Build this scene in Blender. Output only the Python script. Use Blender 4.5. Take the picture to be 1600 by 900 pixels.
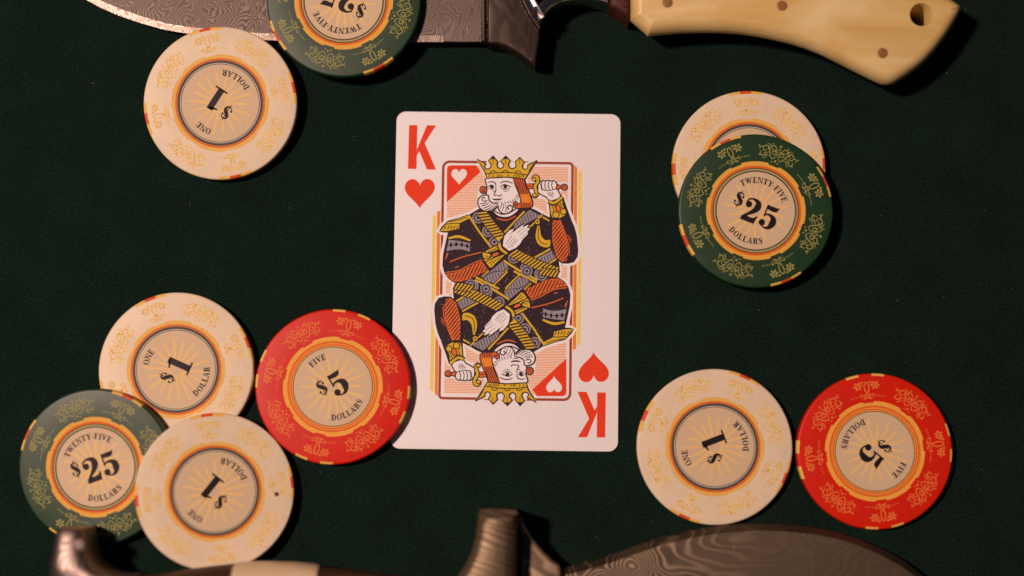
import bpy, math, random
from mathutils import Vector, Matrix
from mathutils.geometry import tessellate_polygon

# ------------------------------------------------------------------ clearing
for o in list(bpy.data.objects):
    bpy.data.objects.remove(o, do_unlink=True)
scene = bpy.context.scene
COL = scene.collection
PI = math.pi
R_ = math.radians
random.seed(11)

# ------------------------------------------------------------------ camera
CAM_D = 0.45            # metres from the felt at the picture's centre
CAM_TILT = R_(5.0)
PXM = 5960.0            # photo pixels per metre at that distance
CAM_POS = Vector((0, -CAM_D * math.sin(CAM_TILT), CAM_D * math.cos(CAM_TILT)))
cam_data = bpy.data.cameras.new('camera')
cam = bpy.data.objects.new('camera', cam_data)
COL.objects.link(cam)
cam.location = CAM_POS
cam.rotation_euler = (CAM_TILT, 0, 0)
cam_data.sensor_width = 36.0
cam_data.lens = 36.0 * CAM_D / (1600.0 / PXM)
cam_data.clip_start = 0.01
cam_data.clip_end = 50.0
cam_data.dof.use_dof = True
cam_data.dof.focus_distance = CAM_D - 0.0006
cam_data.dof.aperture_fstop = 2.4
scene.camera = cam

# ------------------------------------------------------------------ world and lamps
world = bpy.data.worlds.new('World')
scene.world = world
world.use_nodes = True
bg = world.node_tree.nodes['Background']
bg.inputs[0].default_value = (0.75, 0.72, 1.0, 1)
bg.inputs[1].default_value = 0.030

lamp_data = bpy.data.lights.new('table_lamp', 'AREA')
lamp_data.shape = 'DISK'
lamp_data.size = 0.13
lamp_data.energy = 21.8
lamp_data.color = (1.0, 0.695, 0.585)
lamp = bpy.data.objects.new('table_lamp', lamp_data)
COL.objects.link(lamp)
lamp.location = (-0.66, 0.15, 1.24)
lamp.rotation_euler = (Vector((0.0, 0.0, 0.0)) - lamp.location).to_track_quat('-Z', 'Y').to_euler()

# ------------------------------------------------------------------ exposure
scene.view_settings.view_transform = 'Standard'
scene.view_settings.look = 'None'
scene.view_settings.exposure = 0.0
scene.view_settings.gamma = 1.0
scene.view_settings.use_curve_mapping = False
scene.render.engine = 'CYCLES'
scene.cycles.use_denoising = True
scene.cycles.max_bounces = 6

# ------------------------------------------------------------------ measuring
_right = Vector((1, 0, 0))
_up = Vector((0, math.cos(CAM_TILT), math.sin(CAM_TILT)))
_fwd = Vector((0, math.sin(CAM_TILT), -math.cos(CAM_TILT)))


def spot(px, py, z=0.0):
    """The place on a level at height z that a measured pixel of the 1600 px photograph shows."""
    d = _fwd * CAM_D + _right * ((px - 800) / PXM) + _up * ((450 - py) / PXM)
    k = (z - CAM_POS.z) / d.z
    return CAM_POS + d * k


def lin(c):
    c = c / 255.0
    return c / 12.92 if c <= 0.04045 else ((c + 0.055) / 1.055) ** 2.4


LIGHT = (1.03, 0.746, 0.66)


def C(r, g, b):
    """Base colour of a print that reads r, g, b under the warm lamp."""
    return tuple(max(0.0015, min(0.85, lin(v) / l - 0.008)) for v, l in zip((r, g, b), LIGHT))


# ------------------------------------------------------------------ materials
class NT:
    def __init__(self, name, vary=False):
        self.vary = vary
        self.m = bpy.data.materials.new(name)
        self.m.use_nodes = True
        self.t = self.m.node_tree
        self.b = self.t.nodes['Principled BSDF']

    def n(self, kind, **kw):
        nd = self.t.nodes.new(kind)
        for k, v in kw.items():
            setattr(nd, k, v)
        return nd

    def l(self, a, b):
        self.t.links.new(a, b)

    def set(self, **kw):
        for k, v in kw.items():
            self.b.inputs[k.replace('_', ' ')].default_value = v

    def math(self, op, a, b=None, c=None):
        nd = self.n('ShaderNodeMath', operation=op)
        for i, v in enumerate((a, b, c)):
            if v is None:
                continue
            if isinstance(v, (int, float)):
                nd.inputs[i].default_value = v
            else:
                self.l(v, nd.inputs[i])
        return nd.outputs[0]

    def noise(self, scale, detail=2.0, rough=0.5, vec=None, dist=0.0):
        nd = self.n('ShaderNodeTexNoise')
        nd.inputs['Scale'].default_value = scale
        nd.inputs['Detail'].default_value = detail
        nd.inputs['Roughness'].default_value = rough
        nd.inputs['Distortion'].default_value = dist
        self.l(vec if vec is not None else self.coord(), nd.inputs['Vector'])
        return nd.outputs['Fac']

    def coord(self):
        if not hasattr(self, '_c'):
            self._c = self.n('ShaderNodeTexCoord').outputs['Object']
            if self.vary:
                v = self.n('ShaderNodeVectorMath', operation='ADD')
                self.l(self._c, v.inputs[0])
                self.l(self.math('MULTIPLY', self.n('ShaderNodeObjectInfo').outputs['Random'], 3.0), v.inputs[1])
                self._c = v.outputs[0]
        return self._c

    def ramp(self, fac, stops):
        nd = self.n('ShaderNodeValToRGB')
        while len(nd.color_ramp.elements) < len(stops):
            nd.color_ramp.elements.new(0.5)
        for e, (p, c) in zip(nd.color_ramp.elements, stops):
            e.position = p
            e.color = (*c, 1) if len(c) == 3 else c
        self.l(fac, nd.inputs[0])
        return nd.outputs[0]

    def mix(self, fac, a, b, blend='MIX'):
        nd = self.n('ShaderNodeMix', data_type='RGBA', blend_type=blend)
        for s, v in ((nd.inputs[0], fac), (nd.inputs[6], a), (nd.inputs[7], b)):
            if isinstance(v, (int, float)):
                s.default_value = v
            elif isinstance(v, tuple):
                s.default_value = (*v, 1) if len(v) == 3 else v
            else:
                self.l(v, s)
        return nd.outputs[2]

    def bump(self, h, strength, dist):
        nd = self.n('ShaderNodeBump')
        nd.inputs['Strength'].default_value = strength
        nd.inputs['Distance'].default_value = dist
        self.l(h, nd.inputs['Height'])
        self.l(nd.outputs[0], self.b.inputs['Normal'])


def scale_c(c, k):
    return tuple(min(0.9, v * k) for v in c)


_inks = {}


def ink(name, rgb, rough=0.55, wear=0.10, spec=0.16, grain=1800.0):
    """A printed colour: a little uneven, as ink on card or clay is."""
    if name in _inks:
        return _inks[name]
    w = NT(name, True)
    c = C(*rgb)
    f = w.noise(grain, 3.0, 0.6)
    g = w.noise(120.0, 2.0, 0.5)
    col = w.ramp(f, [(0.3, scale_c(c, 1 - wear)), (0.7, scale_c(c, 1 + wear))])
    col2 = w.mix(w.math('MULTIPLY', g, 0.10), col, scale_c(c, 0.75))
    w.l(col2, w.b.inputs['Base Color'])
    w.set(Roughness=rough)
    w.b.inputs['Specular IOR Level'].default_value = spec
    _inks[name] = w.m
    return w.m


def felt_material():
    w = NT('green_felt')
    fine = w.noise(2600.0, 3.0, 0.7)
    fibre = w.n('ShaderNodeTexNoise')
    mp = w.n('ShaderNodeMapping')
    mp.inputs['Scale'].default_value = (700, 2600, 1000)
    mp.inputs['Rotation'].default_value = (0, 0, 0.6)
    w.l(w.coord(), mp.inputs['Vector'])
    w.l(mp.outputs[0], fibre.inputs['Vector'])
    fibre.inputs['Scale'].default_value = 1.0
    fibre.inputs['Detail'].default_value = 3.0
    mott = w.noise(60.0, 4.0, 0.6)
    h = w.math('ADD', w.math('MULTIPLY', fine, 0.88), w.math('MULTIPLY', fibre.outputs['Fac'], 0.12))
    hh = w.math('ADD', h, w.math('MULTIPLY', w.math('SUBTRACT', mott, 0.5), 0.16))
    col = w.ramp(hh, [(0.34, (0.0014, 0.0045, 0.0032)), (0.5, (0.0042, 0.0130, 0.0090)), (0.62, (0.0095, 0.0250, 0.0175)), (0.72, (0.022, 0.050, 0.036))])
    w.l(col, w.b.inputs['Base Color'])
    w.set(Roughness=1.0)
    w.b.inputs['Specular IOR Level'].default_value = 0.05
    w.b.inputs['Sheen Weight'].default_value = 0.02
    w.bump(h, 0.45, 0.0003)
    return w.m


def metal(name, dark, light, rough, k, scale, eyes=(), dist=0.0, fade=None, bump=0.25, stretch=(1, 1, 1), metallic=1.0, sharp=0.5, wid=0.35, lin=None, patch=0.0):
    """Pattern-welded steel: contour lines of a noise height field."""
    w = NT(name)
    mp = w.n('ShaderNodeMapping')
    mp.inputs['Scale'].default_value = stretch
    w.l(w.coord(), mp.inputs['Vector'])
    f = w.noise(scale, 2.0, 0.45, vec=mp.outputs[0], dist=dist)
    for (x, y, r, a) in eyes:
        vd = w.n('ShaderNodeVectorMath', operation='DISTANCE')
        cx = w.n('ShaderNodeCombineXYZ')
        sp = w.n('ShaderNodeSeparateXYZ')
        w.l(w.coord(), sp.inputs[0])
        w.l(sp.outputs[0], cx.inputs[0])
        w.l(sp.outputs[1], cx.inputs[1])
        w.l(cx.outputs[0], vd.inputs[0])
        vd.inputs[1].default_value = (x, y, 0)
        q = w.math('DIVIDE', vd.outputs['Value'], r)
        e = w.math('POWER', 2.718, w.math('MULTIPLY', w.math('MULTIPLY', q, q), -1.0))
        f = w.math('ADD', f, w.math('MULTIPLY', e, a))
    ph = w.math('MULTIPLY', f, k)
    if lin:
        sl = w.n('ShaderNodeSeparateXYZ')
        w.l(w.coord(), sl.inputs[0])
        ph = w.math('ADD', ph, w.math('ADD', w.math('MULTIPLY', sl.outputs[0], lin[0]), w.math('MULTIPLY', sl.outputs[1], lin[1])))
    s = w.math('SINE', ph)
    s01 = w.math('MULTIPLY_ADD', s, 0.5, 0.5)
    fine = w.noise(2500.0, 3.0, 0.7)
    big = w.noise(45.0, 3.0, 0.6)
    v = w.math('ADD', s01, w.math('MULTIPLY', w.math('SUBTRACT', fine, 0.5), 0.5))
    mid = tuple((a + b) / 2 for a, b in zip(dark, light))
    col = w.ramp(v, [(max(0.0, sharp - wid), dark), (min(1.0, sharp + wid), light)])
    if patch:
        pn = w.ramp(w.noise(130.0, 2.0, 0.5), [(0.40, (0, 0, 0)), (0.62, (1, 1, 1))])
        col = w.mix(w.math('MULTIPLY', pn, patch), col, mid)
    if fade:
        sp2 = w.n('ShaderNodeSeparateXYZ')
        w.l(w.coord(), sp2.inputs[0])
        mr = w.n('ShaderNodeMapRange')
        mr.inputs[1].default_value = fade[0]
        mr.inputs[2].default_value = fade[1]
        mr.inputs[3].default_value = 0.0
        mr.inputs[4].default_value = fade[2]
        w.l(sp2.outputs[0], mr.inputs[0])
        col = w.mix(mr.outputs[0], col, scale_c(mid, 0.52))
    col = w.mix(w.math('MULTIPLY', big, 0.5), col, scale_c(mid, 0.7))
    # long fine scratches
    sc = w.n('ShaderNodeMapping')
    sc.inputs['Scale'].default_value = (4000, 60, 400)
    sc.inputs['Rotation'].default_value = (0, 0, 0.15)
    w.l(w.coord(), sc.inputs['Vector'])
    scn = w.noise(1.0, 2.0, 0.5, vec=sc.outputs[0])
    scr = w.ramp(scn, [(0.66, (0, 0, 0)), (0.74, (1, 1, 1))])
    col = w.mix(w.math('MULTIPLY', scr, 0.25), col, scale_c(light, 1.2))
    w.l(col, w.b.inputs['Base Color'])
    w.set(Metallic=metallic)
    rr = w.math('MULTIPLY_ADD', s01, -0.10, rough + 0.05)
    w.l(rr, w.b.inputs['Roughness'])
    w.bump(w.math('ADD', w.math('MULTIPLY', s01, 0.6), fine), bump, 0.00006)
    return w.m


def bone_material(name, pale, deep):
    w = NT(name)
    mp = w.n('ShaderNodeMapping')
    mp.inputs['Scale'].default_value = (0.6, 1.6, 1)
    w.l(w.coord(), mp.inputs['Vector'])
    f = w.noise(52.0, 4.0, 0.55, vec=mp.outputs[0], dist=0.6)
    col = w.ramp(f, [(0.40, pale), (0.62, deep)])
    g = w.noise(900.0, 3.0, 0.6)
    col = w.mix(w.math('MULTIPLY', g, 0.12), col, scale_c(deep, 0.7))
    v = w.n('ShaderNodeTexVoronoi')
    v.inputs['Scale'].default_value = 230.0
    w.l(w.coord(), v.inputs['Vector'])
    pit = w.ramp(v.outputs['Distance'], [(0.035, (1, 1, 1)), (0.07, (0, 0, 0))])
    sel = w.ramp(w.noise(70.0, 1.0), [(0.60, (0, 0, 0)), (0.66, (1, 1, 1))])
    pm = w.math('MULTIPLY', pit, sel)
    col = w.mix(w.math('MULTIPLY', pm, 0.6), col, (0.10, 0.05, 0.02))
    w.l(col, w.b.inputs['Base Color'])
    w.set(Roughness=0.38)
    w.b.inputs['Subsurface Weight'].default_value = 0.15
    w.b.inputs['Subsurface Radius'].default_value = (0.003, 0.002, 0.001)
    w.b.inputs['Subsurface Scale'].default_value = 1.0
    w.bump(g, 0.08, 0.0001)
    return w.m


def wood_material(name, a, b):
    w = NT(name)
    mp = w.n('ShaderNodeMapping')
    mp.inputs['Scale'].default_value = (60, 900, 500)
    w.l(w.coord(), mp.inputs['Vector'])
    f = w.noise(1.0, 4.0, 0.6, vec=mp.outputs[0], dist=0.6)
    col = w.ramp(f, [(0.35, a), (0.7, b)])
    w.l(col, w.b.inputs['Base Color'])
    w.set(Roughness=0.55)
    w.b.inputs['Specular IOR Level'].default_value = 0.25
    w.bump(f, 0.15, 0.0001)
    return w.m


def plain(name, rgb, rough=0.5, metallic=0.0):
    w = NT(name)
    f = w.noise(700.0, 3.0, 0.6)
    col = w.ramp(f, [(0.3, scale_c(rgb, 0.8)), (0.7, scale_c(rgb, 1.2))])
    w.l(col, w.b.inputs['Base Color'])
    w.set(Roughness=rough, Metallic=metallic)
    return w.m


# ------------------------------------------------------------------ objects
def tag(o, label=None, cat=None, group=None, kind=None):
    for k, v in (('label', label), ('category', cat), ('group', group), ('kind', kind)):
        if v:
            o[k] = v
    return o


def empty(name, loc=(0, 0, 0)):
    o = bpy.data.objects.new(name, None)
    o.empty_display_size = 0.01
    o.location = loc
    COL.objects.link(o)
    return o


def link_mesh(name, verts, faces, mats, idx=None, parent=None, smooth=False):
    me = bpy.data.meshes.new(name)
    me.from_pydata([tuple(v) for v in verts], [], faces)
    for m in mats:
        me.materials.append(m)
    if idx is not None:
        me.polygons.foreach_set('material_index', idx)
    if smooth:
        me.polygons.foreach_set('use_smooth', [True] * len(me.polygons))
    me.update()
    o = bpy.data.objects.new(name, me)
    COL.objects.link(o)
    if parent is not None:
        o.parent = parent
    return o


def copy_tree(o, parent=None):
    c = o.copy()
    COL.objects.link(c)
    c.parent = parent
    for ch in [x for x in bpy.data.objects if x.parent == o]:
        copy_tree(ch, c)
    return c


# ------------------------------------------------------------------ flat print
def smooth(pts, closed=False, n=6):
    """Catmull-Rom through points of any width (x, y[, w])."""
    k = len(pts)
    out = []
    rng = range(k) if closed else range(k - 1)
    for i in rng:
        p0 = pts[(i - 1) % k] if closed or i > 0 else pts[0]
        p1 = pts[i % k]
        p2 = pts[(i + 1) % k]
        p3 = pts[(i + 2) % k] if closed or i + 2 < k else pts[-1]
        for j in range(n):
            t = j / n
            out.append(tuple(0.5 * ((2 * b) + (-a + c) * t + (2 * a - 5 * b + 4 * c - d) * t * t + (-a + 3 * b - 3 * c + d) * t ** 3)
                             for a, b, c, d in zip(p0, p1, p2, p3)))
    if not closed:
        out.append(tuple(pts[-1]))
    return out


def circ(x, y, r, n=20, ry=None):
    ry = r if ry is None else ry
    return [(x + r * math.cos(2 * PI * i / n), y + ry * math.sin(2 * PI * i / n)) for i in range(n)]


class Layers:
    """Counts the thin layers of ink that lie on one another."""
    def __init__(self, z0, dz):
        self.z, self.dz = z0, dz

    def next(self):
        self.z += self.dz
        return self.z


class Print:
    def __init__(self, layers, tf=None):
        self.L, self.v, self.f, self.i, self.m = layers, [], [], [], []
        self.hold = None
        self.tf = tf
        self.bold = 1.0

    def mat(self, m):
        if m not in self.m:
            self.m.append(m)
        return self.m.index(m)

    def z(self):
        return self.hold if self.hold is not None else self.L.next()

    def layer(self):
        self.hold = self.L.next()

    def free(self):
        self.hold = None

    def _add(self, pts, z, tris, mi):
        b = len(self.v)
        q = [self.tf(p[0], p[1]) for p in pts] if self.tf else pts
        self.v += [(p[0], p[1], z) for p in q]
        for t in tris:
            a = [q[k] for k in t]
            ar = sum(a[k][0] * a[(k + 1) % len(a)][1] - a[(k + 1) % len(a)][0] * a[k][1] for k in range(len(a)))
            self.f.append([b + k for k in (t if ar > 0 else reversed(t))])
            self.i.append(mi)

    def fill(self, pts, m, holes=()):
        loops = [[Vector((p[0], p[1], 0)) for p in lp] for lp in (pts, *holes)]
        flat = [p for lp in (pts, *holes) for p in lp]
        self._add(flat, self.z(), [list(t) for t in tessellate_polygon(loops)], self.mat(m))

    def line(self, pts, w, m, closed=False, taper=0.0):
        """A stroke; points may carry their own width as a third value."""
        pts = [tuple(p) for p in pts]
        k = len(pts)
        vv = []
        for i, p in enumerate(pts):
            a = pts[(i - 1) % k] if closed or i > 0 else p
            b = pts[(i + 1) % k] if closed or i < k - 1 else p
            dx, dy = b[0] - a[0], b[1] - a[1]
            ln = math.hypot(dx, dy) or 1e-9
            ww = (p[2] if len(p) > 2 else w) / 2 * self.bold
            if taper and not closed:
                t = i / (k - 1)
                ww *= 1 - taper * abs(2 * t - 1) ** 2
            nx, ny = -dy / ln * ww, dx / ln * ww
            vv += [(p[0] + nx, p[1] + ny), (p[0] - nx, p[1] - ny)]
        q = []
        for i in range(k if closed else k - 1):
            j = (i + 1) % k
            q.append([2 * i, 2 * i + 1, 2 * j + 1, 2 * j])
        self._add(vv, self.z(), q, self.mat(m))

    def shape(self, pts, m, edge=None, w=1.7):
        self.fill(pts, m)
        if edge is not None:
            self.line(pts, w, edge, closed=True)

    def hatch(self, poly, ang, gap, w, m, inset=0.0, jitter=0.0):
        """Parallel strokes kept inside a polygon."""
        ca, sa = math.cos(ang), math.sin(ang)
        rot = [(x * ca + y * sa, -x * sa + y * ca) for x, y in poly]
        lo, hi = min(p[1] for p in rot), max(p[1] for p in rot)
        self.layer()
        y = lo + gap * 0.6
        while y < hi:
            xs = []
            for i in range(len(rot)):
                (x1, y1), (x2, y2) = rot[i], rot[(i + 1) % len(rot)]
                if (y1 <= y) != (y2 <= y):
                    xs.append(x1 + (y - y1) / (y2 - y1) * (x2 - x1))
            xs.sort()
            for a, b in zip(xs[::2], xs[1::2]):
                a, b = a + inset + jitter * random.random(), b - inset - jitter * random.random()
                if b - a > w:
                    self.line([(x * ca - y * sa, x * sa + y * ca) for x in (a, (a + b) / 2, b)], w, m, taper=0.3)
            y += gap
        self.free()

    def build(self, name, parent):
        return link_mesh(name, self.v, self.f, self.m, self.i, parent)


# ------------------------------------------------------------------ lettering (serif capitals, cap height 1)
def ell(cx, cy, rx, ry, thick, thin, n=28):
    out = circ(cx, cy, rx, n, ry)
    inn = circ(cx, cy, rx - thick, n, ry - thin)
    return out, inn


def glyph(ch):
    """(width, list of ('f', polygon, hole or None) or ('l', stroke points with width))"""
    T, t, s = 0.24, 0.105, 0.10

    def stem(x, y0=0.0, y1=1.0, w=T):
        return ('f', [(x - w / 2, y0), (x + w / 2, y0), (x + w / 2, y1), (x - w / 2, y1)], None)

    def serif(x, y, h=0.2):
        return ('f', [(x - h, y), (x + h, y), (x + h, y + t), (x - h, y + t)], None)

    if ch == 'I':
        return 0.46, [stem(0.23), serif(0.23, 0), serif(0.23, 1 - t)]
    if ch == 'L':
        return 0.74, [stem(0.23), serif(0.23, 0), serif(0.23, 1 - t), ('f', [(0.2, 0), (0.70, 0), (0.72, 0.30), (0.66, 0.30), (0.58, t), (0.2, t)], None)]
    if ch in 'EF':
        g = [stem(0.23), serif(0.23, 0), serif(0.23, 1 - t), ('f', [(0.2, 1), (0.68, 1), (0.68, 0.72), (0.62, 0.72), (0.56, 1 - t), (0.2, 1 - t)], None),
             ('f', [(0.3, 0.48), (0.5, 0.48), (0.5, 0.38), (0.56, 0.38), (0.56, 0.68), (0.5, 0.68), (0.5, 0.57), (0.3, 0.57)], None)]
        if ch == 'E':
            g.append(('f', [(0.2, 0), (0.70, 0), (0.72, 0.30), (0.66, 0.30), (0.58, t), (0.2, t)], None))
        return 0.76, g
    if ch == 'T':
        return 0.80, [stem(0.40), serif(0.40, 0), ('f', [(0.04, 1), (0.76, 1), (0.78, 0.70), (0.72, 0.70), (0.64, 1 - t), (0.16, 1 - t), (0.08, 0.70), (0.02, 0.70)], None)]
    if ch == 'O':
        o, i = ell(0.45, 0.5, 0.42, 0.52, 0.22, 0.06)
        return 0.90, [('f', o, i)]
    if ch == 'D':
        o = [(0.12, 0), (0.40, 0)] + [(0.40 + 0.42 * math.sin(a), 0.5 - 0.5 * math.cos(a)) for a in [PI * k / 12 for k in range(1, 12)]] + [(0.40, 1), (0.12, 1)]
        i = [(0.35, t), (0.40, t)] + [(0.40 + 0.20 * math.sin(a), 0.5 - (0.5 - t) * math.cos(a)) for a in [PI * k / 12 for k in range(1, 12)]] + [(0.40, 1 - t), (0.35, 1 - t)]
        return 0.88, [('f', o, i), serif(0.2, 0, 0.18), serif(0.2, 1 - t, 0.18)]
    if ch == 'N':
        return 0.92, [stem(0.16, w=t), stem(0.76, w=t), serif(0.16, 0, 0.14), serif(0.10, 1 - t, 0.1), serif(0.76, 1 - t, 0.14), ('f', [(0.10, 1), (0.34, 1), (0.80, 0), (0.66, 0)], None)]
    if ch == 'A':
        return 0.88, [('f', [(0.40, 1), (0.52, 1), (0.84, 0), (0.58, 0)], None), ('l', [(0.44, 0.97, t), (0.13, 0.03, t)]), ('l', [(0.24, 0.34, t), (0.62, 0.34, t)]), serif(0.13, 0, 0.14), serif(0.70, 0, 0.2)]
    if ch == 'R':
        return 0.88, [stem(0.23), serif(0.23, 0), serif(0.23, 1 - t), ('l', smooth([(0.3, 0.955, t), (0.5, 0.95, 0.12), (0.64, 0.76, 0.24), (0.5, 0.53, 0.12), (0.3, 0.5, t)], n=5)),
                      ('l', smooth([(0.46, 0.5, 0.12), (0.58, 0.38, 0.22), (0.62, 0.12, 0.2), (0.74, 0.03, 0.1), (0.84, 0.08, 0.06)], n=5))]
    if ch == 'S':
        return 0.66, [('l', smooth([(0.54, 0.68, 0.05), (0.50, 0.86, 0.07), (0.34, 0.96, 0.08), (0.17, 0.88, 0.15), (0.16, 0.70, 0.22), (0.34, 0.53, 0.25), (0.50, 0.36, 0.24), (0.50, 0.16, 0.18), (0.34, 0.04, 0.09), (0.15, 0.10, 0.07), (0.07, 0.32, 0.05)], n=5)),
                      stem(0.56, 0.66, 0.98, 0.05), stem(0.06, 0.02, 0.34, 0.05)]
    if ch == 'V':
        return 0.86, [('f', [(0.04, 1), (0.30, 1), (0.50, 0.30), (0.46, 0), (0.38, 0)], None), ('l', [(0.44, 0.04, t), (0.73, 0.97, t)]), serif(0.17, 1 - t, 0.2), serif(0.73, 1 - t, 0.13)]
    if ch == 'W':
        return 1.22, [('f', [(0.04, 1), (0.28, 1), (0.44, 0.25), (0.42, 0), (0.34, 0)], None), ('f', [(0.44, 1), (0.68, 1), (0.84, 0.25), (0.82, 0), (0.74, 0)], None),
                      ('l', [(0.39, 0.04, t), (0.56, 0.9, t)]), ('l', [(0.79, 0.04, t), (1.08, 0.97, t)]), serif(0.16, 1 - t, 0.18), serif(0.56, 1 - t, 0.16), serif(1.08, 1 - t, 0.13)]
    if ch == 'Y':
        return 0.86, [('f', [(0.04, 1), (0.30, 1), (0.52, 0.5), (0.50, 0.36), (0.34, 0.36)], None), ('l', [(0.46, 0.42, t), (0.74, 0.97, t)]), stem(0.43, 0, 0.45), serif(0.43, 0), serif(0.17, 1 - t, 0.2), serif(0.73, 1 - t, 0.13)]
    if ch == '-':
        return 0.36, [('f', [(0.06, 0.34), (0.32, 0.34), (0.32, 0.46), (0.06, 0.46)], None)]
    if ch == '1':
        return 0.60, [stem(0.31, w=0.27), ('f', [(0.31, 1.0), (0.44, 1.0), (0.30, 0.86), (0.0, 0.80), (0.0, 0.86)], None), ('f', [(0.02, 0), (0.60, 0), (0.60, 0.075), (0.02, 0.075)], None)]
    if ch == '2':
        return 0.72, [('f', circ(0.18, 0.70, 0.135), None),
                      ('l', smooth([(0.07, 0.72, 0.05), (0.12, 0.90, 0.07), (0.32, 0.965, 0.10), (0.52, 0.88, 0.22), (0.56, 0.70, 0.27), (0.46, 0.50, 0.20), (0.26, 0.30, 0.12), (0.08, 0.10, 0.10)], n=6)),
                      ('f', [(0.03, 0.0), (0.64, 0.0), (0.70, 0.36), (0.64, 0.36), (0.58, 0.25), (0.40, 0.21), (0.22, 0.24), (0.08, 0.14)], None)]
    if ch == '5':
        return 0.72, [('f', [(0.13, 1.0), (0.20, 0.96), (0.60, 0.98), (0.66, 1.02), (0.58, 0.80), (0.44, 0.76), (0.13, 0.80)], None), stem(0.15, 0.46, 0.98, 0.065), ('f', circ(0.16, 0.20, 0.135), None),
                      ('l', smooth([(0.13, 0.48, 0.06), (0.24, 0.585, 0.08), (0.42, 0.58, 0.14), (0.56, 0.46, 0.25), (0.57, 0.28, 0.27), (0.48, 0.09, 0.16), (0.30, 0.035, 0.07), (0.10, 0.11, 0.05)], n=6))]
    if ch == '$':
        return 0.62, [('l', smooth([(0.52, 0.72, 0.06), (0.46, 0.90, 0.08), (0.29, 0.95, 0.09), (0.14, 0.86, 0.15), (0.15, 0.70, 0.23), (0.30, 0.54, 0.27), (0.46, 0.38, 0.25), (0.48, 0.20, 0.18), (0.36, 0.06, 0.10), (0.20, 0.05, 0.08), (0.07, 0.16, 0.06), (0.04, 0.30, 0.06)], n=6)),
                      ('f', circ(0.50, 0.70, 0.08, 12), None), ('f', circ(0.07, 0.28, 0.08, 12), None), stem(0.30, -0.14, 1.14, 0.055)]
    raise ValueError(ch)


def put_glyph(P, ch, h, m, place):
    """place(x, y) takes glyph units times h"""
    w, parts = glyph(ch)
    for p in parts:
        if p[0] == 'f':
            P.fill([place(x * h, y * h) for x, y in p[1]], m, [[place(x * h, y * h) for x, y in p[2]]] if p[2] else ())
        else:
            P.line([(*place(x * h, y * h), ww * h) for x, y, ww in p[1]], 1, m)
    return w * h


def arc_text(P, text, r, h, m, bottom=False, track=0.10):
    ws = [glyph(c)[0] * h + track * h for c in text]
    total = sum(ws)
    pos = -total / 2
    for c, w in zip(text, ws):
        cx = pos + w / 2
        gw = glyph(c)[0] * h
        if not bottom:
            a = PI / 2 - cx / r

            def place(x, y, a=a, gw=gw):
                lx, ly = x - gw / 2, r + y - h / 2
                return (ly * math.cos(a) + lx * math.sin(a), ly * math.sin(a) - lx * math.cos(a))
        else:
            a = -PI / 2 + cx / r

            def place(x, y, a=a, gw=gw):
                lx, ly = x - gw / 2, r - y + h / 2
                return (ly * math.cos(a) - lx * math.sin(a), ly * math.sin(a) + lx * math.cos(a))
        put_glyph(P, c, h, m, place)
        pos += w


# ------------------------------------------------------------------ the felt
felt = felt_material()
S = 0.7
n = 40
vv = [(-S + 2 * S * i / n, -S + 2 * S * j / n, 0) for j in range(n + 1) for i in range(n + 1)]
ff = [[j * (n + 1) + i, j * (n + 1) + i + 1, (j + 1) * (n + 1) + i + 1, (j + 1) * (n + 1) + i] for j in range(n) for i in range(n)]
tag(link_mesh('table_felt', vv, ff, [felt]), 'dark green felt covering the table top', None, None, 'structure')

# ------------------------------------------------------------------ slabs with shaped edges
def offset(pts, d):
    """Move a closed counter-clockwise outline inwards by d (a number or one per point)."""
    k = len(pts)
    out = []
    for i, p in enumerate(pts):
        a, b = pts[i - 1], pts[(i + 1) % k]
        e1 = (Vector(p[:2]) - Vector(a[:2])).normalized()
        e2 = (Vector(b[:2]) - Vector(p[:2])).normalized()
        n1, n2 = Vector((-e1.y, e1.x)), Vector((-e2.y, e2.x))
        nn = n1 + n2
        if nn.length < 1e-6:
            nn = n1
        nn.normalize()
        c = max(0.45, nn.dot(n1))
        di = d[i] if isinstance(d, (list, tuple)) else d
        out.append((p[0] + nn.x * di / c, p[1] + nn.y * di / c))
    return out


def densify(pts, step):
    out = []
    k = len(pts)
    for i in range(k):
        a, b = pts[i], pts[(i + 1) % k]
        m = max(1, int(math.hypot(b[0] - a[0], b[1] - a[1]) / step))
        out += [(a[0] + (b[0] - a[0]) * j / m, a[1] + (b[1] - a[1]) * j / m) for j in range(m)]
    return out


def ccw(pts):
    ar = sum(pts[i][0] * pts[(i + 1) % len(pts)][1] - pts[(i + 1) % len(pts)][0] * pts[i][1] for i in range(len(pts)))
    return list(pts) if ar > 0 else list(reversed(pts))


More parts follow.
